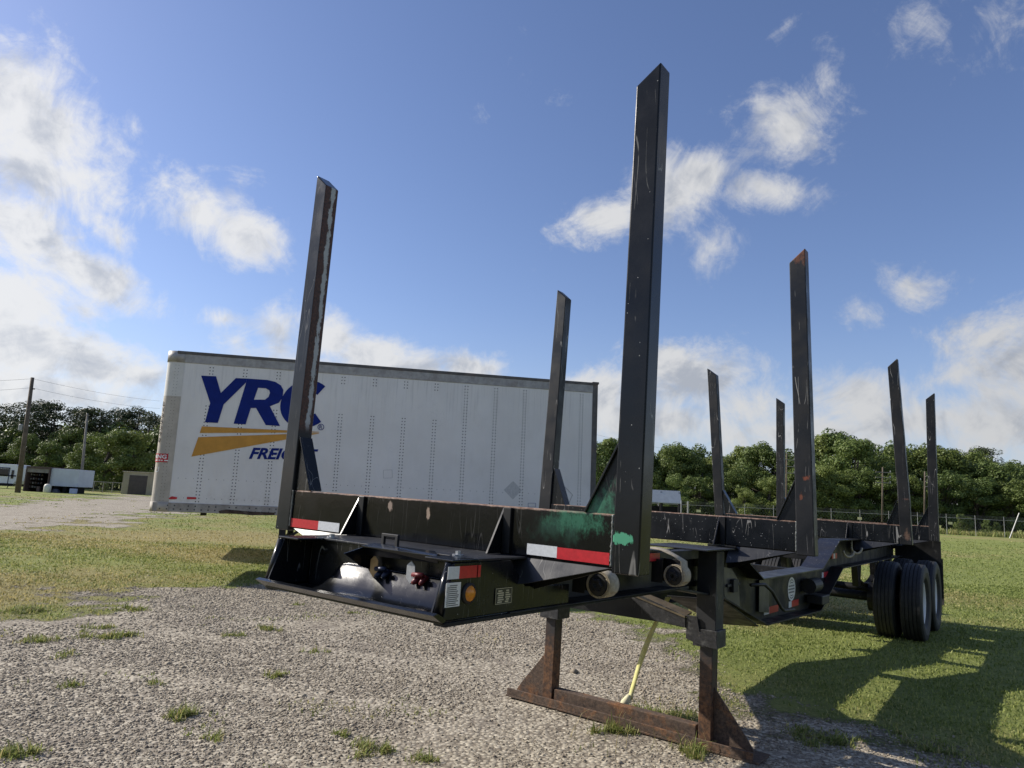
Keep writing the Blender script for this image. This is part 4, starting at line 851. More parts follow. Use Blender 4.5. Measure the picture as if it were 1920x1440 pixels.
for (z0, z1, nm, o_) in ((zt - .2, zt + .008, 'top_corner_cap', .008), (zb - .005, zb + .17, 'bottom_corner_cap', .010)):
    b = MB(); b.strip([(*nose_pt(s_, o_), z0) for s_ in arc], [(*nose_pt(s_, o_), z1) for s_ in arc]); b.build(nm, 'van_rail' if z0 > 2 else 'van_nose', VAN, smooth=True, solid=.012)
b = MB(); b.box(0, .03, VR, VW - VR, zb, zt); b.build('front_wall', 'van_nose_w', VAN)
b = MB(); b.strip([(VR - VR * math.sin(a), VW - VR + VR * math.cos(a), zb) for a in np.linspace(0, math.pi / 2, 8)], [(VR - VR * math.sin(a), VW - VR + VR * math.cos(a), zt) for a in np.linspace(0, math.pi / 2, 8)]); b.build('nose_corner', 'van_nose', VAN, smooth=True, solid=.006)
b = MB(); b.box(VR, VL - .05, VW - .03, VW, zb, zt); b.build('far_wall', 'van', VAN)
b = MB(); b.prism([(VR, .02, zt), (VL - .02, .02, zt), (VL - .02, VW - .02, zt), (VR, VW - .02, zt), (.03, VW - VR, zt), (.03, VR, zt)], (0, 0, .012)); b.build('roof', 'van_rail', VAN)
b = MB(); b.prism([(VR, .04, zb + .05), (VL - .05, .04, zb + .05), (VL - .05, VW - .04, zb + .05), (VR, VW - .04, zb + .05), (.05, VW - VR, zb + .05), (.05, VR, zb + .05)], (0, 0, .08)); b.build('floor', 'under', VAN)
b = MB(); b.box(VL - .06, VL + .05, -.015, .12, zb - .02, zt); b.box(VL - .06, VL + .05, VW - .12, VW + .015, zb - .02, zt); b.box(VL - .055, VL + .045, .12, VW - .12, zt - .2, zt); b.build('rear_frame', 'van_dark', VAN, bevel=.006)
b = MB(); b.box(VL - .08, VL + .07, -.03, .14, zt - .02, zt + .03); b.build('rear_corner_cap', 'van_dark', VAN, bevel=.01)
for k in range(2):
    b = MB(); b.box(VL - .02, VL + .02, .122 + k * 1.17, .122 + k * 1.17 + 1.165, zb + .1, zt - .202); b.build('rear_door', 'van', VAN, bevel=.004)
# landing gear, axle, wheels
for y in (.42, VW - .42):
    b = MB(); b.box(2.30, 2.42, y - .06, y + .06, .38, zb + .05); vl = b.build('support_leg', 'under', VAN, bevel=.004)
    b = MB(); b.box(2.315, 2.405, y - .045, y + .045, -.06, .38); b.box(2.24, 2.48, y - .13, y + .13, -.11, -.06); b.build('sand_shoe', 'under', vl, bevel=.006)
    b = MB(); b.bar((2.36, y, .55), (3.1, y, zb + .04), .05, .05); b.build('leg_strut', 'under', vl)
b = MB(); b.bar((2.36, .45, .62), (2.36, VW - .45, .62), .05, .05); b.build('cross_brace', 'under', VAN)
for y, s in ((.2, -1), (.52, -1), (VW - .2, 1), (VW - .52, 1)):
    wh = empty('wheel'); wh.parent = VAN; wh.location = (VL - .95, y, .44)
    b = MB(); b.lathe([(-.09, .29), (-.135, .37), (-.12, .49), (-.09, .51), (.09, .51), (.12, .49), (.135, .37), (.09, .29)], (0, 0, 0), 'y', 32); b.build('tyre', 'rubber', wh, smooth=True)
    b = MB(); b.lathe([(s * .085, .29), (s * .02, .25), (s * -.03, .22), (s * -.03, 0)], (0, 0, 0), 'y', 24); b.build('rim', 'rim_in', wh, smooth=True)
b = MB(); b.box(VL - 1.7, VL - .3, .5, VW - .5, .78, zb + .04); b.build('axle_subframe', 'under', VAN)
b = MB(); b.bar((.9, .3, zb - .03), (.9, .36, zb - .03), .1, .06); b.build('light_bracket', 'under', VAN)
# lettering and stripes, measured on the wall
def crop(pts): return [vpx(260 + x / 3.84, 640 + y / 3.84) for x, y in pts]
def decal(name, mat, outer, holes=(), y=-.0075, parent=VAN):
    b = MB(); polys = [[Vector((x, z, 0)) for x, z in outer]] + [[Vector((x, z, 0)) for x, z in h] for h in holes]
    allp = [p for q in polys for p in q]; b.add([(p.x, y, p.y) for p in allp], [tuple(t) for t in tessellate_polygon(polys)]); return b.build(name, mat, parent)
decal('letter', 'van_blue', crop([(450, 247), (557, 252), (592, 372), (700, 265), (779, 268), (773, 297), (612, 455), (570, 588), (477, 583), (515, 445)]))
decal('letter', 'van_blue', crop([(779, 268), (925, 278), (985, 292), (1025, 318), (1042, 350), (1036, 405), (1010, 442), (945, 468), (1018, 610), (915, 603), (845, 480), (808, 480), (770, 598), (684, 593), (773, 300)]), [crop([(860, 335), (915, 338), (940, 352), (945, 372), (935, 400), (910, 420), (830, 420)])])
cp_ = []
for a in np.linspace(R_(48), R_(312), 30): cp_.append((1205 + 185 * math.cos(a) - 0.12 * 170 * -math.sin(a), 452 - 172 * math.sin(a)))
for a in np.linspace(R_(318), R_(42), 30): cp_.append((1205 + 98 * math.cos(a) + .12 * 100 * math.sin(a), 452 - 98 * math.sin(a)))
decal('letter', 'van_blue', crop(cp_))
decal('stripe', 'van_gold', crop([(455, 612), (1300, 652), (1296, 656), (440, 660)])); decal('stripe', 'van_gold', crop([(430, 690), (1300, 660), (1296, 664), (380, 830)]))
(fx0, fz0), (fx1, fz1), (fx2, fz2) = crop([(793, 847), (1272, 858), (805, 770)])
text_on('FREIGHT', 1, 'van_blue', VAN, lambda x, z: (fx0 + x, -.0075, fz0 + z + x * (fz1 - fz0) / (fx1 - fx0)), 'lettering', bold=.035, shear=.28, fit=(fx1 - fx0 + .04, fz2 - fz0 + .015))
cx_, cz_ = crop([(1312, 617)])[0]
b = MB(); b.strip([(cx_ + .062 * math.cos(a), -.0075, cz_ + .062 * math.sin(a)) for a in np.linspace(0, 2 * math.pi, 21)], [(cx_ + .050 * math.cos(a), -.0075, cz_ + .050 * math.sin(a)) for a in np.linspace(0, 2 * math.pi, 21)]); b.build('registered_mark', 'van_blue', VAN)
text_on('R', 1, 'van_blue', VAN, lambda x, z: (cx_ - .028 + x, -.0075, cz_ - .034 + z), 'registered_mark', bold=.01, fit=(.058, .068))
# warning sticker wrapped round the nose corner
wx, wz = vpx(316, 852); wz1 = vpx(316, 866)[1]; sh = wz - wz1 + .02; s1 = wx - VR
ss = np.linspace(s1 - .62, s1, 22)
b = MB(); b.strip([(*nose_pt(s_, .010), wz1 - .01) for s_ in ss], [(*nose_pt(s_, .010), wz1 - .01 + sh) for s_ in ss]); wk = b.build('warning_sticker', 'warn_red', VAN, smooth=True)
text_on('WARNING', 1, 'white_ink', wk, lambda x, z: (*nose_pt(s1 - .60 + x, .014), wz1 + .055 + z), 'lettering', bold=.03, fit=(.575, .075))
b = MB(); rw = random.Random(4); q = -.56
while q < -.06:
    w_ = rw.uniform(.03, .08); b.strip([(*nose_pt(s1 + q, .014), wz1 + .012), (*nose_pt(s1 + q + w_, .014), wz1 + .012)], [(*nose_pt(s1 + q, .014), wz1 + .034), (*nose_pt(s1 + q + w_, .014), wz1 + .034)]); q += w_ + .025
b.build('printed_lines', 'white_ink', wk)
# unit number running down the nose corner
zc = vpx(300, 760)[1]
for k, ch in enumerate('LV35390'):
    text_on(ch, 1, 'ink', VAN, lambda x, z, k=k: (*nose_pt(-.17 + x, .012), zc - .115 * k + z), 'unit_number', bold=.015, fit=(.07, .085))
text_on('U', 1, 'white_ink', VAN, lambda x, z: (*nose_pt(-.14 + x, .012), wz1 - .20 + z), 'unit_number', bold=.015, fit=(.08, .1))
# small marks on the wall: torn tape, placard, patches
for pts in ([(215, 1130), (240, 1115), (278, 1122), (275, 1136), (225, 1138)], [(348, 1120), (415, 1122), (414, 1137), (347, 1137)]): decal('torn_tape', 'warn_red', crop(pts), y=-.0075)
def crop6(pts): return [vpx(760 + x / 3.84, 640 + y / 3.84) for x, y in pts]
decal('placard', 'faint', crop6([(776, 1005), (840, 1072), (774, 1138), (708, 1070)]), y=-.0022)
def frame_decal(name, mat, c4, wdt):
    b = MB()
    for k in range(4):
        (x0, z0), (x1, z1) = c4[k], c4[(k + 1) % 4]; b.bar((x0, -.002, z0), (x1, -.002, z1), .003, wdt, (0, 0, 1) if abs(x1 - x0) > abs(z1 - z0) else (1, 0, 0))
    b.build(name, mat, VAN)
frame_decal('patch_outline', 'faint', crop([(1763, 927), (1824, 925), (1826, 983), (1763, 985)]), .008)
frame_decal('placard_outline', 'rivet', crop6([(1148, 1048), (1203, 1105), (1180, 1160), (1125, 1110)]), .006)
frame_decal('patch_outline', 'van_blue', crop6([(884, 1165), (938, 1165), (938, 1192), (884, 1192)]), .006)
M['rail_rust'] = simple('rusted_rail', (.055, .032, .022), .8, 0, .5, 14, dirt=(.16, .14, .12))
decal('rust_patch', 'rail_rust', [vpx(x, y) for x, y in ((410, 958), (425, 955), (470, 959), (515, 961), (515, 966), (470, 966), (440, 963), (412, 963))], y=-.0175)
# a plain trailer of the same row behind it, whose shadow falls on the grass
v2m = vm_.copy(); p2 = V0 + VS_ * 4.35 - VA * .85; v2m[0][3], v2m[1][3], v2m[2][3] = p2.x, p2.y, 0
V2 = empty('van_trailer', v2m); tag(V2, 'plain white box trailer parked directly behind the lettered one', 'trailer')
b = MB(); b.prism([(VR, 0, zb), (VL, 0, zb), (VL, VW, zb), (VR, VW, zb), (.08, VW - .08, zb), (0, VW - VR, zb), (0, VR, zb), (.08, .08, zb)], (0, 0, VH - .12)); b.build('body', 'van', V2)
for y in (.42, VW - .42): b = MB(); b.box(4.3, 4.42, y - .06, y + .06, .02, zb + .0); b.build('support_leg', 'under', V2)
for y in (.2, .52, VW - .2, VW - .52):
    b = MB(); b.lathe([(-.09, .2), (-.135, .37), (-.12, .49), (-.09, .51), (.09, .51), (.12, .49), (.135, .37), (.09, .2)], (VL - .95, y, .51), 'y', 24); b.build('wheel', 'rubber', V2, smooth=True)

# ------------------------------------------------------------------ trees
def leaf_mat(name, c0, c1, trans=.25):
    t = NT(name); ri = t.n('ShaderNodeNewGeometry').outputs['Random Per Island']; oi = t.n('ShaderNodeObjectInfo').outputs['Random']
    c = t.mix(ri, c0, c1); c = t.mix(t.math('MULTIPLY', oi, .45), c, tuple(v * k for v, k in zip(c1, (1.25, 1.05, .8))))
    t.set(c, .55, 0, .3); tr = t.n('ShaderNodeBsdfTranslucent'); t.L.new(c, tr.inputs[0]); ms = t.n('ShaderNodeMixShader'); ms.inputs[0].default_value = trans
    t.L.new(t.b.outputs[0], ms.inputs[1]); t.L.new(tr.outputs[0], ms.inputs[2]); t.L.new(ms.outputs[0], t.out.inputs[0]); return t.m
M['leaf'] = leaf_mat('broad_leaves', (.06, .10, .026), (.15, .20, .055)); M['leaf2'] = leaf_mat('bright_leaves', (.085, .135, .032), (.20, .25, .07))
M['needle'] = leaf_mat('pine_needles', (.018, .033, .015), (.066, .088, .034), .15)
M['bark'] = simple('tree_bark', (.075, .06, .048), .9, 0, .35, 6, .4)
def leaves(centres, radii, per, size, flat=.75, seed=1):
    g = np.random.default_rng(seed); Ps = []; 
    for c, r in zip(centres, radii):
        n = int(per * (r[0] * r[2]) + 40); d = g.normal(size=(n, 3)); d /= np.linalg.norm(d, axis=1)[:, None]; rad = 1 - np.abs(g.normal(0, .22, n)); rad = np.clip(rad, .25, 1.12)
        p = np.array(c) + d * rad[:, None] * np.array(r)
        nn = d + g.normal(0, .5, (n, 3)); nn[:, 2] += .3; nn /= np.linalg.norm(nn, axis=1)[:, None]
        t1 = np.cross(nn, g.normal(size=(n, 3))); t1 /= np.linalg.norm(t1, axis=1)[:, None]; t2 = np.cross(nn, t1); s = size * g.uniform(.55, 1.35, n)[:, None]
        q = np.stack([p - t1 * s * .5, p + t2 * s * flat * .42 + nn * s * .1, p + t1 * s * .5, p - t2 * s * flat * .42 + nn * s * .06], 1); Ps.append(q)
    P = np.concatenate(Ps).reshape(-1, 3); return P, np.arange(len(P)).reshape(-1, 4)
def limb_mesh(trunk_h, r, limbs, seed, bend=.3):
    g = random.Random(seed); b = MB(); pts = [Vector((g.gauss(0, bend) * k / 5, g.gauss(0, bend) * k / 5, trunk_h * k / 5)) for k in range(6)]; pts[0] = Vector((0, 0, -.3))
    b.tube(pts, [r * (1 - .13 * k) for k in range(6)], 7)
    for (z, c) in limbs:
        q = pts[min(5, int(z / trunk_h * 5))]; st_ = Vector((q.x, q.y, z)); c = Vector(c); mid = st_.lerp(c, .5) + Vector((0, 0, .2)); b.tube([st_, mid, st_.lerp(c, .9)], [r * .35, r * .22, r * .08], 5)
    return b
def broad_tree(seed, h=10.0, w=4.2, low=.12, per=240, size=.27):
    g = random.Random(seed); cs = []; rs = []
    for k in range(44):
        z = h * (low + (1 - low) * g.random() ** .8 * .92) + .2; f = math.sin(math.pi * min(1, max(.1, (z / h - low * .6) / (1.02 - low * .6)))) ** .6
        a = g.random() * 6.283; rad = w * f * math.sqrt(g.random()) * .82; r = g.uniform(.55, 1.55) * h / 10
        cs.append((rad * math.cos(a), rad * math.sin(a), z)); rs.append((r, r, r * g.uniform(.6, .85)))
    for k in range(9): a = g.random() * 6.283; cs.append((w * .4 * math.cos(a), w * .35 * math.sin(a), h * g.uniform(.82, 1.0))); q_ = g.uniform(.45, .9); rs.append((q_, q_, q_))
    P, Fi = leaves(cs, rs, per, size, seed=seed); return P, Fi, limb_mesh(h * .75, .028 * h, [(h * g.uniform(.2, .6), cs[q]) for q in range(0, 20)], seed)
def pine_tree(seed, h=14.0, w=3.0, base=.30):
    g = random.Random(seed); cs = []; rs = []
    for k in range(46):
        z = h * (base + (1 - base) * g.random()); f = (1 - ((z / h - base) / (1 - base) - .35) ** 2 * 1.3); a = g.random() * 6.283; rad = w * max(.15, f) * g.uniform(.2, 1); r = g.uniform(.75, 1.4)
        cs.append((rad * math.cos(a), rad * math.sin(a), z)); rs.append((r, r, r * .6))
    cs.append((0, 0, h * .97)); rs.append((.7, .7, .6))
    P, Fi = leaves(cs, rs, 95, .34, .5, seed); return P, Fi, limb_mesh(h * .96, .19, [(c[2] - .4, c) for c in cs[:26]], seed, .12)
PROT = {}
def proto(key, gen, mat):
    P, Fi, lb_ = gen; crown = np_mesh('crown', P, Fi, M[mat]); t_ = MB(); t_ = lb_
    me = bpy.data.meshes.new('trunk'); me.from_pydata(t_.v, [], t_.f); me.materials.append(M['bark']); me.polygons.foreach_set('use_smooth', [True] * len(me.polygons)); PROT[key] = (crown, me)
proto('b1', broad_tree(11), 'leaf'); proto('b2', broad_tree(12, 10, 3.6), 'leaf2'); proto('b3', broad_tree(13, 10, 4.8, .05), 'leaf'); proto('b4', broad_tree(14, 10, 4.4, .02), 'leaf2')
proto('bush', broad_tree(15, 10, 7.5, .0, 60, .6), 'leaf2'); proto('p1', pine_tree(21), 'needle'); proto('p2', pine_tree(22, 14, 2.6, .34), 'needle'); proto('p3', pine_tree(23, 14, 3.4, .22), 'needle')
PH = {'b1': 10.6, 'b2': 10.6, 'b3': 10.6, 'b4': 10.6, 'bush': 10.6, 'p1': 14.3, 'p2': 14.3, 'p3': 14.3}
def tree(key, px, ytop, Y, name, label, cat, group=None, wide=1.0, seed=0):
    p = at(px, ytop, Y); zg = float(gz(np.array(p.x), np.array(p.y))); h = p.z - zg; s = h / PH[key]; g = random.Random(seed + int(px * 7 + Y))
    e = empty(name, loc=(p.x, p.y, zg), rz=g.uniform(0, 6.28)); e.scale = (s * wide, s * wide, s)
    for nm, me in zip(('crown', 'trunk'), PROT[key]):
        c = bpy.data.objects.new(nm, me); COL.objects.link(c); c.parent = e
    return tag(e, label, cat, group)
rt_ = random.Random(9)
# left: tall pines with broad-leaved trees in front
for k, (x, yt) in enumerate([(-70, 760), (-25, 752), (15, 762), (55, 748), (88, 752), (108, 756), (148, 760), (172, 762), (192, 770), (218, 762), (240, 768), (262, 764), (284, 772), (306, 780), (340, 775)]):
    tree(('p1', 'p2', 'p3')[k % 3], x, yt + rt_.uniform(-3, 3), 112 + rt_.uniform(-4, 8), 'pine_tree', 'tall dark pine in the row behind the sheds on the left', 'tree', 'pines on the left', 1.25, k)
for k, (x, yt, Y, key, wd) in enumerate([(-60, 815, 104, 'b3', 1.2), (0, 812, 106, 'b1', 1.2), (60, 812, 104, 'b1', 1.1), (95, 826, 101, 'b2', 1.1), (135, 800, 107, 'b1', 1.0)]):
    tree(key, x, yt, Y, 'broad_leaved_tree', 'dark leafy tree standing under the pines on the left', 'tree', 'leafy trees on the left', wd, k)
tree('b4', 208, 800, 97, 'broad_leaved_tree', 'big round bright green tree behind the tan shed', 'tree', wide=1.25); tree('b4', 262, 806, 99, 'broad_leaved_tree', 'bright green tree beside the nose of the lettered trailer', 'tree', wide=1.1); tree('b2', 160, 828, 96, 'broad_leaved_tree', 'light green tree just behind the thin wooden pole', 'tree', wide=1.0)
tree('bush', 195, 905, 90, 'shrub', 'low pale green shrub by the fence left of the tan shed', 'shrub', wide=.9)
# right: the edge of the wood behind the fence
RT = [(1125, 822, 'b1'), (1152, 815, 'b2'), (1185, 830, 'b1'), (1230, 836, 'b3'), (1262, 826, 'b1'), (1290, 832, 'b1'), (1318, 850, 'b3'), (1345, 856, 'b2'), (1378, 846, 'b1'), (1402, 832, 'b2'), (1430, 826, 'b1'), (1452, 835, 'b3'), (1478, 845, 'b1'), (1545, 805, 'b2'), (1568, 802, 'b1'), (1600, 815, 'b2'), (1645, 822, 'b1'), (1668, 838, 'b3'), (1722, 832, 'b1'), (1748, 828, 'b1'), (1775, 832, 'b3'), (1805, 840, 'b1'), (1835, 850, 'b1'), (1868, 858, 'b3'), (1895, 864, 'b1'), (1925, 862, 'b1'), (1960, 860, 'b3'), (2010, 855, 'b1')]
for k, (x, yt, key) in enumerate(RT):
    tree(key, x, yt + rt_.uniform(-2, 3), 103 + rt_.uniform(-5, 6), 'woodland_tree', 'leafy tree at the edge of the wood behind the wire fence', 'tree', 'edge of the wood on the right', rt_.uniform(.95, 1.15), k)
for k, (x, yt, Y, key, wd) in enumerate([(1262, 884, 90, 'b4', .9), (1210, 880, 92, 'b1', 1.2), (1310, 890, 93, 'b3', 1.3), (1395, 912, 89, 'b4', 1.2), (1440, 890, 93, 'b4', 1.1), (1365, 880, 95, 'b1', 1.2), (1560, 868, 94, 'b4', 1.1), (1505, 870, 94, 'b1', 1.2), (1610, 875, 95, 'b1', 1.2), (1660, 885, 94, 'b3', 1.2), (1765, 880, 95, 'b3', 1.2), (1710, 890, 94, 'b1', 1.2), (1830, 890, 96, 'b1', 1.3), (1890, 895, 95, 'b3', 1.3), (1945, 890, 95, 'b1', 1.3)]):
    tree(key, x, yt, Y, 'understorey_tree', 'smaller leafy tree in front of the tall wood on the right', 'tree', 'lower trees of the wood on the right', wd, k)
tree('p2', 1843, 838, 135, 'pine_tree', 'lone rounded pine rising above the wood at far right', 'tree', wide=1.2)
for k, (x, yt, s_) in enumerate([(1800, 962, 1.0), (1815, 968, .8), (1850, 972, .9), (1868, 978, .6)]):
    tree('b2', x, yt, 82, 'roadside_bush', ('tall feathery green bush behind the fence', 'low green bush beside the feathery one', 'pale green bush left of the leaning post', 'small green bush next to the leaning post')[k], 'bush', wide=.9, seed=k)
# unseen wood added behind the camera to darken paint reflections and block sky fill
g8 = np.random.default_rng(8); cs = []; rs = []
for k in range(170): r = g8.uniform(1.4, 2.6); cs.append((g8.uniform(-48, 50), g8.uniform(-40, -31), g8.uniform(.8, 9.0))); rs.append((r, r, r * .8))
P, Fi = leaves(cs, rs, 45, .6, seed=78); o = bpy.data.objects.new('woodland', np_mesh('woodland', P, Fi, M['leaf'])); COL.objects.link(o); tag(o, 'unseen wood added behind the viewer for dark reflections', 'woods', kind='stuff')
# the wood beyond, one dark mass of leaves
g9 = np.random.default_rng(4); cs = []; rs = []
for k in range(240):
    x = g9.uniform(12, 118); Y = g9.uniform(106, 128) - .12 * x; cs.append((x, Y, g9.uniform(.8, 9.0))); r = g9.uniform(1.6, 2.6); rs.append((r, r, r * .8))
for k in range(200):
    x = g9.uniform(-96, -36); Y = g9.uniform(108, 122); cs.append((x, Y, g9.uniform(.8, 9.0))); r = g9.uniform(1.6, 2.6); rs.append((r, r, r * .8))
P, Fi = leaves(cs, rs, 55, .6, seed=77); o = bpy.data.objects.new('woodland', np_mesh('woodland', P, Fi, M['leaf'])); COL.objects.link(o); tag(o, 'dark interior of the wood behind the tree edge', 'woods', kind='stuff')
# rough weeds along the right fence
n = 16000; xw = rng.uniform(14, 75, n); yw = rng.uniform(76.5, 84, n)
me = blades('rough_grass', xw, yw, rng.uniform(.25, .9, n) * (.4 + fbm(xw * .3, yw * .3)), np.full(n, .05), rng.uniform(.1, .7, n), .6); o = bpy.data.objects.new('rough_grass', me); COL.objects.link(o); tag(o, 'tall rough grass along the wire fence', 'grass', kind='stuff')

# ------------------------------------------------------------------ fence on the right
M['galv'] = simple('galvanised_steel', (.30, .30, .29), .5, .3, .15, 6); M['wire'] = simple('fence_wire', (.25, .25, .25), .5, .5, .15, 6)
M['wood_pole'] = simple('creosoted_pole', (.115, .09, .066), .9, 0, .3, 3, .3); M['grey_wood'] = simple('grey_weathered_pole', (.23, .21, .18), .9, 0, .25, 3, .2)
FY = 76.0; x0, x1 = at(1180, 960, FY).x, at(2080, 985, FY).x
fz = float(gz(np.array(50.), np.array(FY)))
FE = empty('wire_fence', loc=(0, 0, 0)); tag(FE, 'long galvanised chain-link fence with barbed wire in front of the wood', 'fence')
nx = int((x1 - x0) / 3.05); pm = MB(); pm.tube([(0, 0, -.2), (0, 0, 2.15)], .026, 8); pme = bpy.data.meshes.new('post'); pme.from_pydata(pm.v, [], pm.f); pme.materials.append(M['galv'])
for k in range(nx + 1):
    x = x0 + 3.05 * k; o = bpy.data.objects.new('post', pme); COL.objects.link(o); o.parent = FE; o.location = (x, FY, float(gz(np.array(x), np.array(FY))))
def fl(h, r, nm, mt):
    b = MB(); b.tube([(x0 + 3.05 * k, FY - .02, float(gz(np.array(x0 + 3.05 * k), np.array(FY))) + h) for k in range(nx + 1)], r, 5); return b.build(nm, mt, FE, smooth=True)
fl(1.78, .024, 'top_rail', 'galv')
for h in (1.92, 2.02, 2.12): fl(h, .006, 'barbed_wire', 'wire')
b = MB(); hmax = 1.76; step = .30          # chain link drawn as real wires, coarser than life
xx = x0
while xx < x1:
    for s in (-1, 1):
        xa, xb = xx, xx + s * hmax * .8
        za = float(gz(np.array(xx), np.array(FY))); b.add([(xa - .004, FY, za), (xa + .004, FY, za), (xb + .004, FY, za + hmax), (xb - .004, FY, za + hmax)], [(0, 1, 2, 3)])
    xx += step
q = b.build('chain_link_mesh', 'wire', FE); tag(q, kind='stuff')
M['sign_y'] = simple('pale_yellow_sign', (.72, .66, .34), .5, 0, .06, 5)
for k, (px, py) in enumerate(((1612, 972), (1782, 981), (1310, 958), (1380, 962))):
    p = at(px, py, FY - .06); b = MB(); b.box(p.x - .22, p.x + .22, p.y, p.y + .008, p.z - .13, p.z + .13); o = b.build('fence_sign', 'sign_y'); tag(o, ('small pale sign on the fence between the third and fourth right stakes', 'small pale sign on the fence right of the last stake', 'small pale sign on the fence beside the white roofed shelter', 'small pale sign on the fence near the foot of the third left stake')[k], 'sign')
a_, c_ = at(1893, 1010, 74.5), at(1911, 962, 74.5)
b = MB(); b.tube([a_, c_], .055, 8); tag(b.build('leaning_post', 'galv'), 'pale post leaning against the fence at the right edge', 'post')
# utility poles among the trees on the right
for k, (px, yb, yt, lab) in enumerate(((1655, 962, 876, 'bare utility pole with crossarms in front of the wood'), (1734, 968, 884, 'utility pole with three insulator arms beside the last right stake'), (1475, 962, 850, 'pale utility pole close behind the last left stake'))):
    Y = 84; a_, c_ = at(px - 1, yb + 12, Y), at(px, yt, Y); e = empty('utility_pole', loc=(a_.x, a_.y, a_.z)); tag(e, lab, 'pole'); d = c_ - a_
    b = MB(); b.tube([(0, 0, -.3), tuple(d)], [.11, .08], 9); b.build('shaft', 'wood_pole', e, smooth=True)
    for q in range(3):
        zz = d * (1 - .10 * (q + 1)); b = MB(); sx_ = 1.0 if k != 1 else 1.2; b.bar((zz.x - (.9 if k != 1 else 0), -.14, zz.z), (zz.x + .9 * sx_, -.14, zz.z + (0 if k != 1 else .25)), .07, .09); ar = b.build('crossarm', 'grey_wood', e)
        b = MB(); b.tube([(zz.x + .85, -.14, zz.z + .05), (zz.x + .85, -.14, zz.z + .24)], .05, 7); b.build('insulator', 'galv', ar)
# open shelter with a pale roof
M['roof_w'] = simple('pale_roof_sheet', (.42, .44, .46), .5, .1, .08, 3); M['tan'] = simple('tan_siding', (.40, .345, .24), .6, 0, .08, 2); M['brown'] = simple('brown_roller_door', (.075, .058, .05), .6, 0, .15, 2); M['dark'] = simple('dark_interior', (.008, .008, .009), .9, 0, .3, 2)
M['rv_white'] = simple('camper_white', (.70, .71, .72), .4, 0, .05, 2); M['glass'] = simple('dark_window_glass', (.012, .014, .018), .08, 0, .1, 2); M['rv_stripe'] = simple('camper_graphic', (.03, .035, .06), .4, 0, .1, 2)
M['white_box'] = simple('white_sheet_box', (.50, .53, .58), .5, 0, .07, 1.2, dirt=(.42, .44, .5)); M['brown_box'] = simple('brown_container_steel', (.085, .055, .045), .7, 0, .3, 2); M['ply'] = simple('old_plywood', (.22, .20, .175), .85, 0, .25, 2); M['tank'] = simple('cream_tank', (.62, .60, .52), .5, 0, .08, 3); M['bluebox'] = simple('pale_blue_cooler', (.38, .43, .58), .5, 0, .08, 3)
YS = 70.0; pl_, pr_ = at(1205, 958, YS), at(1273, 961, YS); e = empty('shelter', loc=(pl_.x, pl_.y, float(gz(np.array(pl_.x), np.array(YS))))); tag(e, 'open shelter with a pale sloping metal roof left of the wood', 'shelter')
W_ = pr_.x - pl_.x; ztop = at(1240, 920, YS).z - e.location.z; zl = at(1240, 943, YS).z - e.location.z
b = MB(); b.hexa([(-.3, -.6, zl), (W_ + .1, -.6, zl), (W_ + .1, .1, ztop), (-.3, .1, ztop), (-.3, -.6, zl + .06), (W_ + .1, -.6, zl + .06), (W_ + .1, .1, ztop + .06), (-.3, .1, ztop + .06)]); b.build('roof', 'roof_w', e)
for x in (0, W_ * .5, W_): 
    for y in (-.4, .05): b = MB(); b.box(x - .08, x + .08, y - .08, y + .08, -.3, zl + (.0 if y < 0 else ztop - zl - .1)); b.build('post', 'dark', e)
for k, x in enumerate((.1, .6, 1.1, W_ * .62, W_ * .72)): b = MB(); b.bar((x, -.2 + .1 * k, .0), (x - .6, .6, zl - .1), .06, .06); b.build('leaning_pipe', 'galv', e)
b = MB(); b.box(0, W_, .3, .8, -.1, zl - .3); b.build('back_panel', 'dark', e)
pw = at(1116, 935, 66); b = MB(); b.box(pw.x - 1.3, pw.x + .5, pw.y, pw.y + 3, -.1, at(1116, 915, 66).z)
for k in range(8): b.box(pw.x - 1.28 + k * .22, pw.x - 1.25 + k * .22, pw.y - .03, pw.y - .001, .0, at(1116, 915, 66).z - .01)
tag(b.build('white_shed', 'white_box'), 'sliver of a white ribbed shed beyond the rear of the lettered trailer', 'shed')
for k, (px, yt) in enumerate(((1277, 938), (1290, 940))):
    a_ = at(px, 962, 69); b = MB(); b.tube([(a_.x, a_.y, .0), (a_.x, a_.y, at(px, yt, 69).z)], .06, 7); tag(b.build('steel_post', 'galv'), ('pale steel post just right of the shelter', 'thinner steel post second right of the shelter')[k], 'post')

# ------------------------------------------------------------------ left background
YB = 86.0
def place(px, py, Y): p = at(px, py, Y); return Vector((p.x, p.y, 0))
def px_w(px0, px1, Y): return at(px1, 915, Y).x - at(px0, 915, Y).x
# tan shed with roller door
a_ = place(227, 924, YB); w = px_w(227, 284, YB); h = at(250, 884, YB).z
e = empty('tan_shed', loc=a_); tag(e, 'small tan metal shed with a brown roller door', 'shed')
b = MB(); b.box(0, w, 0, 4, 0, h - .12); b.build('wall', 'tan', e)
b = MB(); b.box(-.1, w + .1, -.12, 4.1, h - .12, h); b.build('roof_trim', 'tan', e, bevel=.02)
for k in range(18):
    x = k * w / 18; 
    if .2 < k / 18 < .83: continue
    b = MB(); b.box(x, x + .06, -.03, -.001, 0, h - .13); b.build('wall_rib', 'tan', e)
dx0, dx1, dh = px_w(227, 239, YB), px_w(227, 273, YB), at(250, 891, YB).z
b = MB(); b.box(dx0, dx1, -.035, -.002, 0, dh); dr = b.build('roller_door', 'brown', e)
for k in range(8): b = MB(); b.box(dx0 + .02, dx1 - .02, -.05, -.0355, k * dh / 8 + .02, (k + 1) * dh / 8 - .03); b.build('door_slat', 'brown', dr)
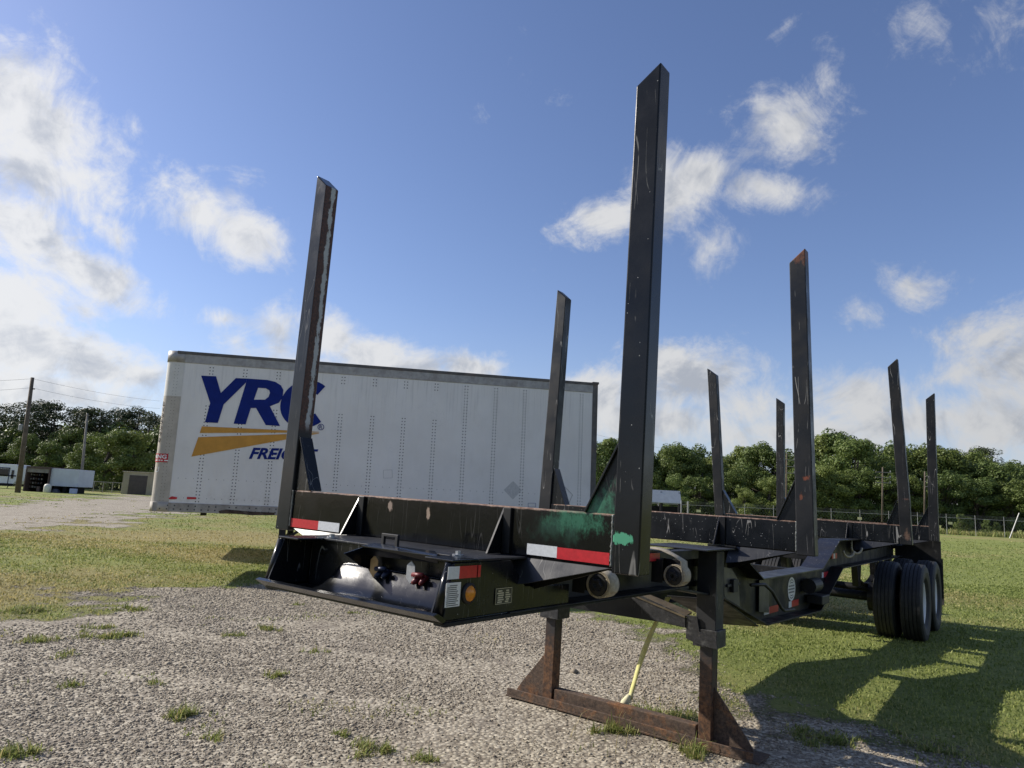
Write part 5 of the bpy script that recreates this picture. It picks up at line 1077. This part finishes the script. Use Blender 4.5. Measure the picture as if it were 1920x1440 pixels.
# storage container with an open end, full of shelves
Yc = 74.0; a_ = place(42, 922, Yc); w = px_w(42, 88, Yc); h = at(60, 874, Yc).z
e = empty('storage_box', loc=a_); tag(e, 'open brown storage container full of dark shelves', 'container')
b = MB(); b.box(0, .12, 0, 5, 0, h); b.build('side_wall', 'brown_box', e)
b = MB(); b.box(w - .12, w, 0, 5, 0, h); b.build('side_wall', 'brown_box', e)
b = MB(); b.box(.12, w - .12, .0, 5, h - .22, h); b.build('roof', 'brown_box', e)
b = MB(); b.box(.12, w - .12, .05, .1, h - .62, h - .22); b.build('header_panel', 'ply', e)
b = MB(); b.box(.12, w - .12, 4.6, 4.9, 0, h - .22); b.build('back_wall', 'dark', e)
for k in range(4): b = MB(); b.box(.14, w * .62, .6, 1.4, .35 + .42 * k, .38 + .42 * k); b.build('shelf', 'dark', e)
gg = random.Random(6)
for k in range(4):
    for q in range(5):
        b = MB(); x = .2 + q * .28; b.box(x, x + .1, .58, .8, .385 + .42 * k, .385 + .42 * k + gg.uniform(.1, .22)); b.build('shelf_jar', random.Random(k * 7 + q).choice(['ply', 'brown_box', 'rv_stripe']), e)
b = MB(); b.box(1.25, 1.55, .2, .5, 0, .55); b.build('crate', 'brown_box', e)
# white box body standing beside it
a_ = place(87, 921, Yc); w = px_w(87, 141, Yc); h = at(115, 879, Yc).z; lo = at(115, 912, Yc).z
e = empty('white_box_body', loc=a_); tag(e, 'white truck box body raised on blocks next to the brown container', 'truck body')
b = MB(); b.box(0.02, w, .2, 3.0, lo, h); b.build('body', 'white_box', e, bevel=.03)
for k, x in enumerate((.4, 1.3, 2.3)):
    b = MB(); b.box(x, x + .35, .5, 1.2, 0, lo); b.build('block', 'dark', e)
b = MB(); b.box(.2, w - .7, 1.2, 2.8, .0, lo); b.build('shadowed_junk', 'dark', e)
p = place(134, 923, Yc - .6); b = MB(); b.box(p.x - .25, p.x + .3, p.y, p.y + .5, 0, .52); tag(b.build('cooler', 'bluebox', bevel=.04), 'pale blue plastic box at the foot of the white box body', 'box')
p = place(88, 922, Yc - .8); b = MB(); b.lathe([(0, .0), (0, .30), (.06, .34), (.62, .34), (.78, .28), (.86, .12), (.87, 0)], (p.x, p.y, 0), 'z', 24); tag(b.build('water_tank', 'tank', smooth=True), 'cream plastic tank between the brown container and white box', 'tank')
p = place(100, 923, Yc - .7); b = MB(); b.hexa([(p.x - .3, p.y, 0), (p.x + .5, p.y, 0), (p.x + .5, p.y + .5, 0), (p.x - .3, p.y + .5, 0), (p.x - .2, p.y + .1, .35), (p.x + .3, p.y + .05, .42), (p.x + .35, p.y + .4, .3), (p.x - .15, p.y + .45, .4)]); tag(b.build('scrap_heap', 'rv_stripe', bevel=.05), 'low heap of dark scrap under the white box body', 'scrap')
# camper at the left edge
Yr = 82.0; xr = at(28, 915, Yr).x; e = empty('camper', loc=(xr - 6, Yr, 0)); tag(e, 'white camper trailer with dark windows at the left edge', 'camper')
hb_, ht_ = at(10, 908, Yr).z, at(10, 870, Yr).z; g9_ = .55
b = MB(); b.prism([(0, 0, g9_), (5.7, 0, g9_), (6, 0, g9_ + .4), (6, 0, ht_ - .35), (5.8, 0, ht_), (0, 0, ht_)], (0, 2.4, 0)); b.build('body', 'rv_white', e, bevel=.05)
for (x0_, x1_, z0_, z1_, mt, nm) in ((3.7, 5.0, ht_ - 1.35, ht_ - .55, 'glass', 'window'), (5.35, 5.62, ht_ - 1.6, ht_ - .65, 'glass', 'window'), (3.0, 5.1, ht_ - .5, ht_ - .38, 'rv_stripe', 'awning'), (0, 5.9, g9_ + .85, g9_ + 1.0, 'rv_stripe', 'side_stripe'), (0, 5.7, g9_ - .25, g9_ + .05, 'dark', 'skirt'), (5.05, 5.12, g9_, ht_ - .45, 'rv_stripe', 'awning_arm')):
    b = MB(); b.box(x0_, x1_, -.05, -.004, z0_, z1_); b.build(nm, mt, e)
for x in (1.6, 2.6): b = MB(); b.lathe([(-.1, .12), (-.12, .3), (-.09, .37), (.09, .37), (.12, .3), (.1, .12)], (x, .1, .37), 'y', 20); b.build('wheel', 'rubber', e, smooth=True)
b = MB(); b.bar((5.7, 1.2, .5), (7.0, 1.2, .5), .12, .12); b.bar((5.2, .1, .5), (5.0, .1, 0), .06, .06); b.build('hitch', 'dark', e)
# utility poles and wires on the left
Yp = 66.0; a_, c_ = at(34, 918, Yp), at(61, 708, Yp); e = empty('utility_pole', loc=(a_.x, a_.y, 0)); tag(e, 'leaning wooden utility pole with a transformer at far left', 'pole'); d = c_ - Vector((a_.x, a_.y, 0))
b = MB(); b.tube([(0, 0, -.3), tuple(d)], [.24, .15], 12); b.build('shaft', 'wood_pole', e, smooth=True)
tp = d * .56; b = MB(); b.lathe([(0, 0), (0, .2), (.5, .2), (.56, .12), (.57, 0)], (tp.x - .42, -.1, tp.z - .28), 'z', 16); b.build('transformer', 'galv', e)
tp = d * .9; b = MB(); b.tube([tuple(tp), (tp.x + .35, tp.y, tp.z)], .05, 7); b.build('insulator', 'wood_pole', e)
Yq = 79.0; a2, c2 = at(150, 925, Yq), at(164, 775, Yq); e2 = empty('utility_pole', loc=(a2.x, a2.y, 0)); tag(e2, 'thin wooden pole with a small crossarm in front of the round tree', 'pole'); d2 = c2 - Vector((a2.x, a2.y, 0))
b = MB(); b.tube([(0, 0, -.3), tuple(d2)], [.17, .10], 10); b.build('shaft', 'grey_wood', e2, smooth=True)
t2 = d2 * .975; b = MB(); b.bar((t2.x - .3, t2.y - .1, t2.z), (t2.x + .35, t2.y - .1, t2.z), .06, .07); b.build('crossarm', 'grey_wood', e2)
M['cable'] = simple('overhead_cable', (.03, .03, .032), .6, 0, .1, 3)
def cable(p, q, sag, lab, r=.01):
    b = MB(); b.tube([p.lerp(q, t) - Vector((0, 0, sag * 4 * t * (1 - t))) for t in np.linspace(0, 1, 17)], r, 4, False); tag(b.build('overhead_wire', 'cable', smooth=True), lab, 'wire')
pt, pm_ = at(61, 710, Yp), at(59, 727, Yp)
cable(pt, at(300, 752, 95), .25, 'upper overhead wire running right from the leaning pole'); cable(pm_, at(300, 766, 95), .3, 'lower overhead wire running right from the leaning pole')
cable(at(-220, 714, 60), pt, .2, 'upper overhead wire running left from the leaning pole'); cable(at(-220, 735, 60), pm_, .2, 'lower overhead wire running left from the leaning pole')
cable(at(-100, 752, 60), at(300, 790, 100), .3, 'thin low wire crossing in front of the pines'); cable(at(1090, 808, 100), at(1300, 850, 100), .2, 'thin wire above the trees behind the tall right stake')
# low fence between the sheds
FE2 = empty('wire_fence', loc=(0, 0, 0)); tag(FE2, 'low wire fence between the thin pole and the tan shed', 'fence'); yF = 88.0; xa, xb = at(140, 915, yF).x, at(228, 915, yF).x; hf = at(180, 903, yF).z
for k in range(6):
    x = xa + (xb - xa) * k / 5; b = MB(); b.tube([(x, yF, -.1), (x, yF, hf + .05)], .035, 7); b.build('post', 'galv', FE2)
b = MB(); b.tube([(xa, yF, hf), (xb, yF, hf)], .03, 6); b.build('top_rail', 'galv', FE2)
b = MB(); xx = xa
while xx < xb:
    for s in (-1, 1): b.add([(xx - .005, yF, 0), (xx + .005, yF, 0), (xx + .005 + s * .9, yF, hf), (xx - .005 + s * .9, yF, hf)], [(0, 1, 2, 3)])
    xx += .3
q = b.build('chain_link_mesh', 'wire', FE2); tag(q, kind='stuff')
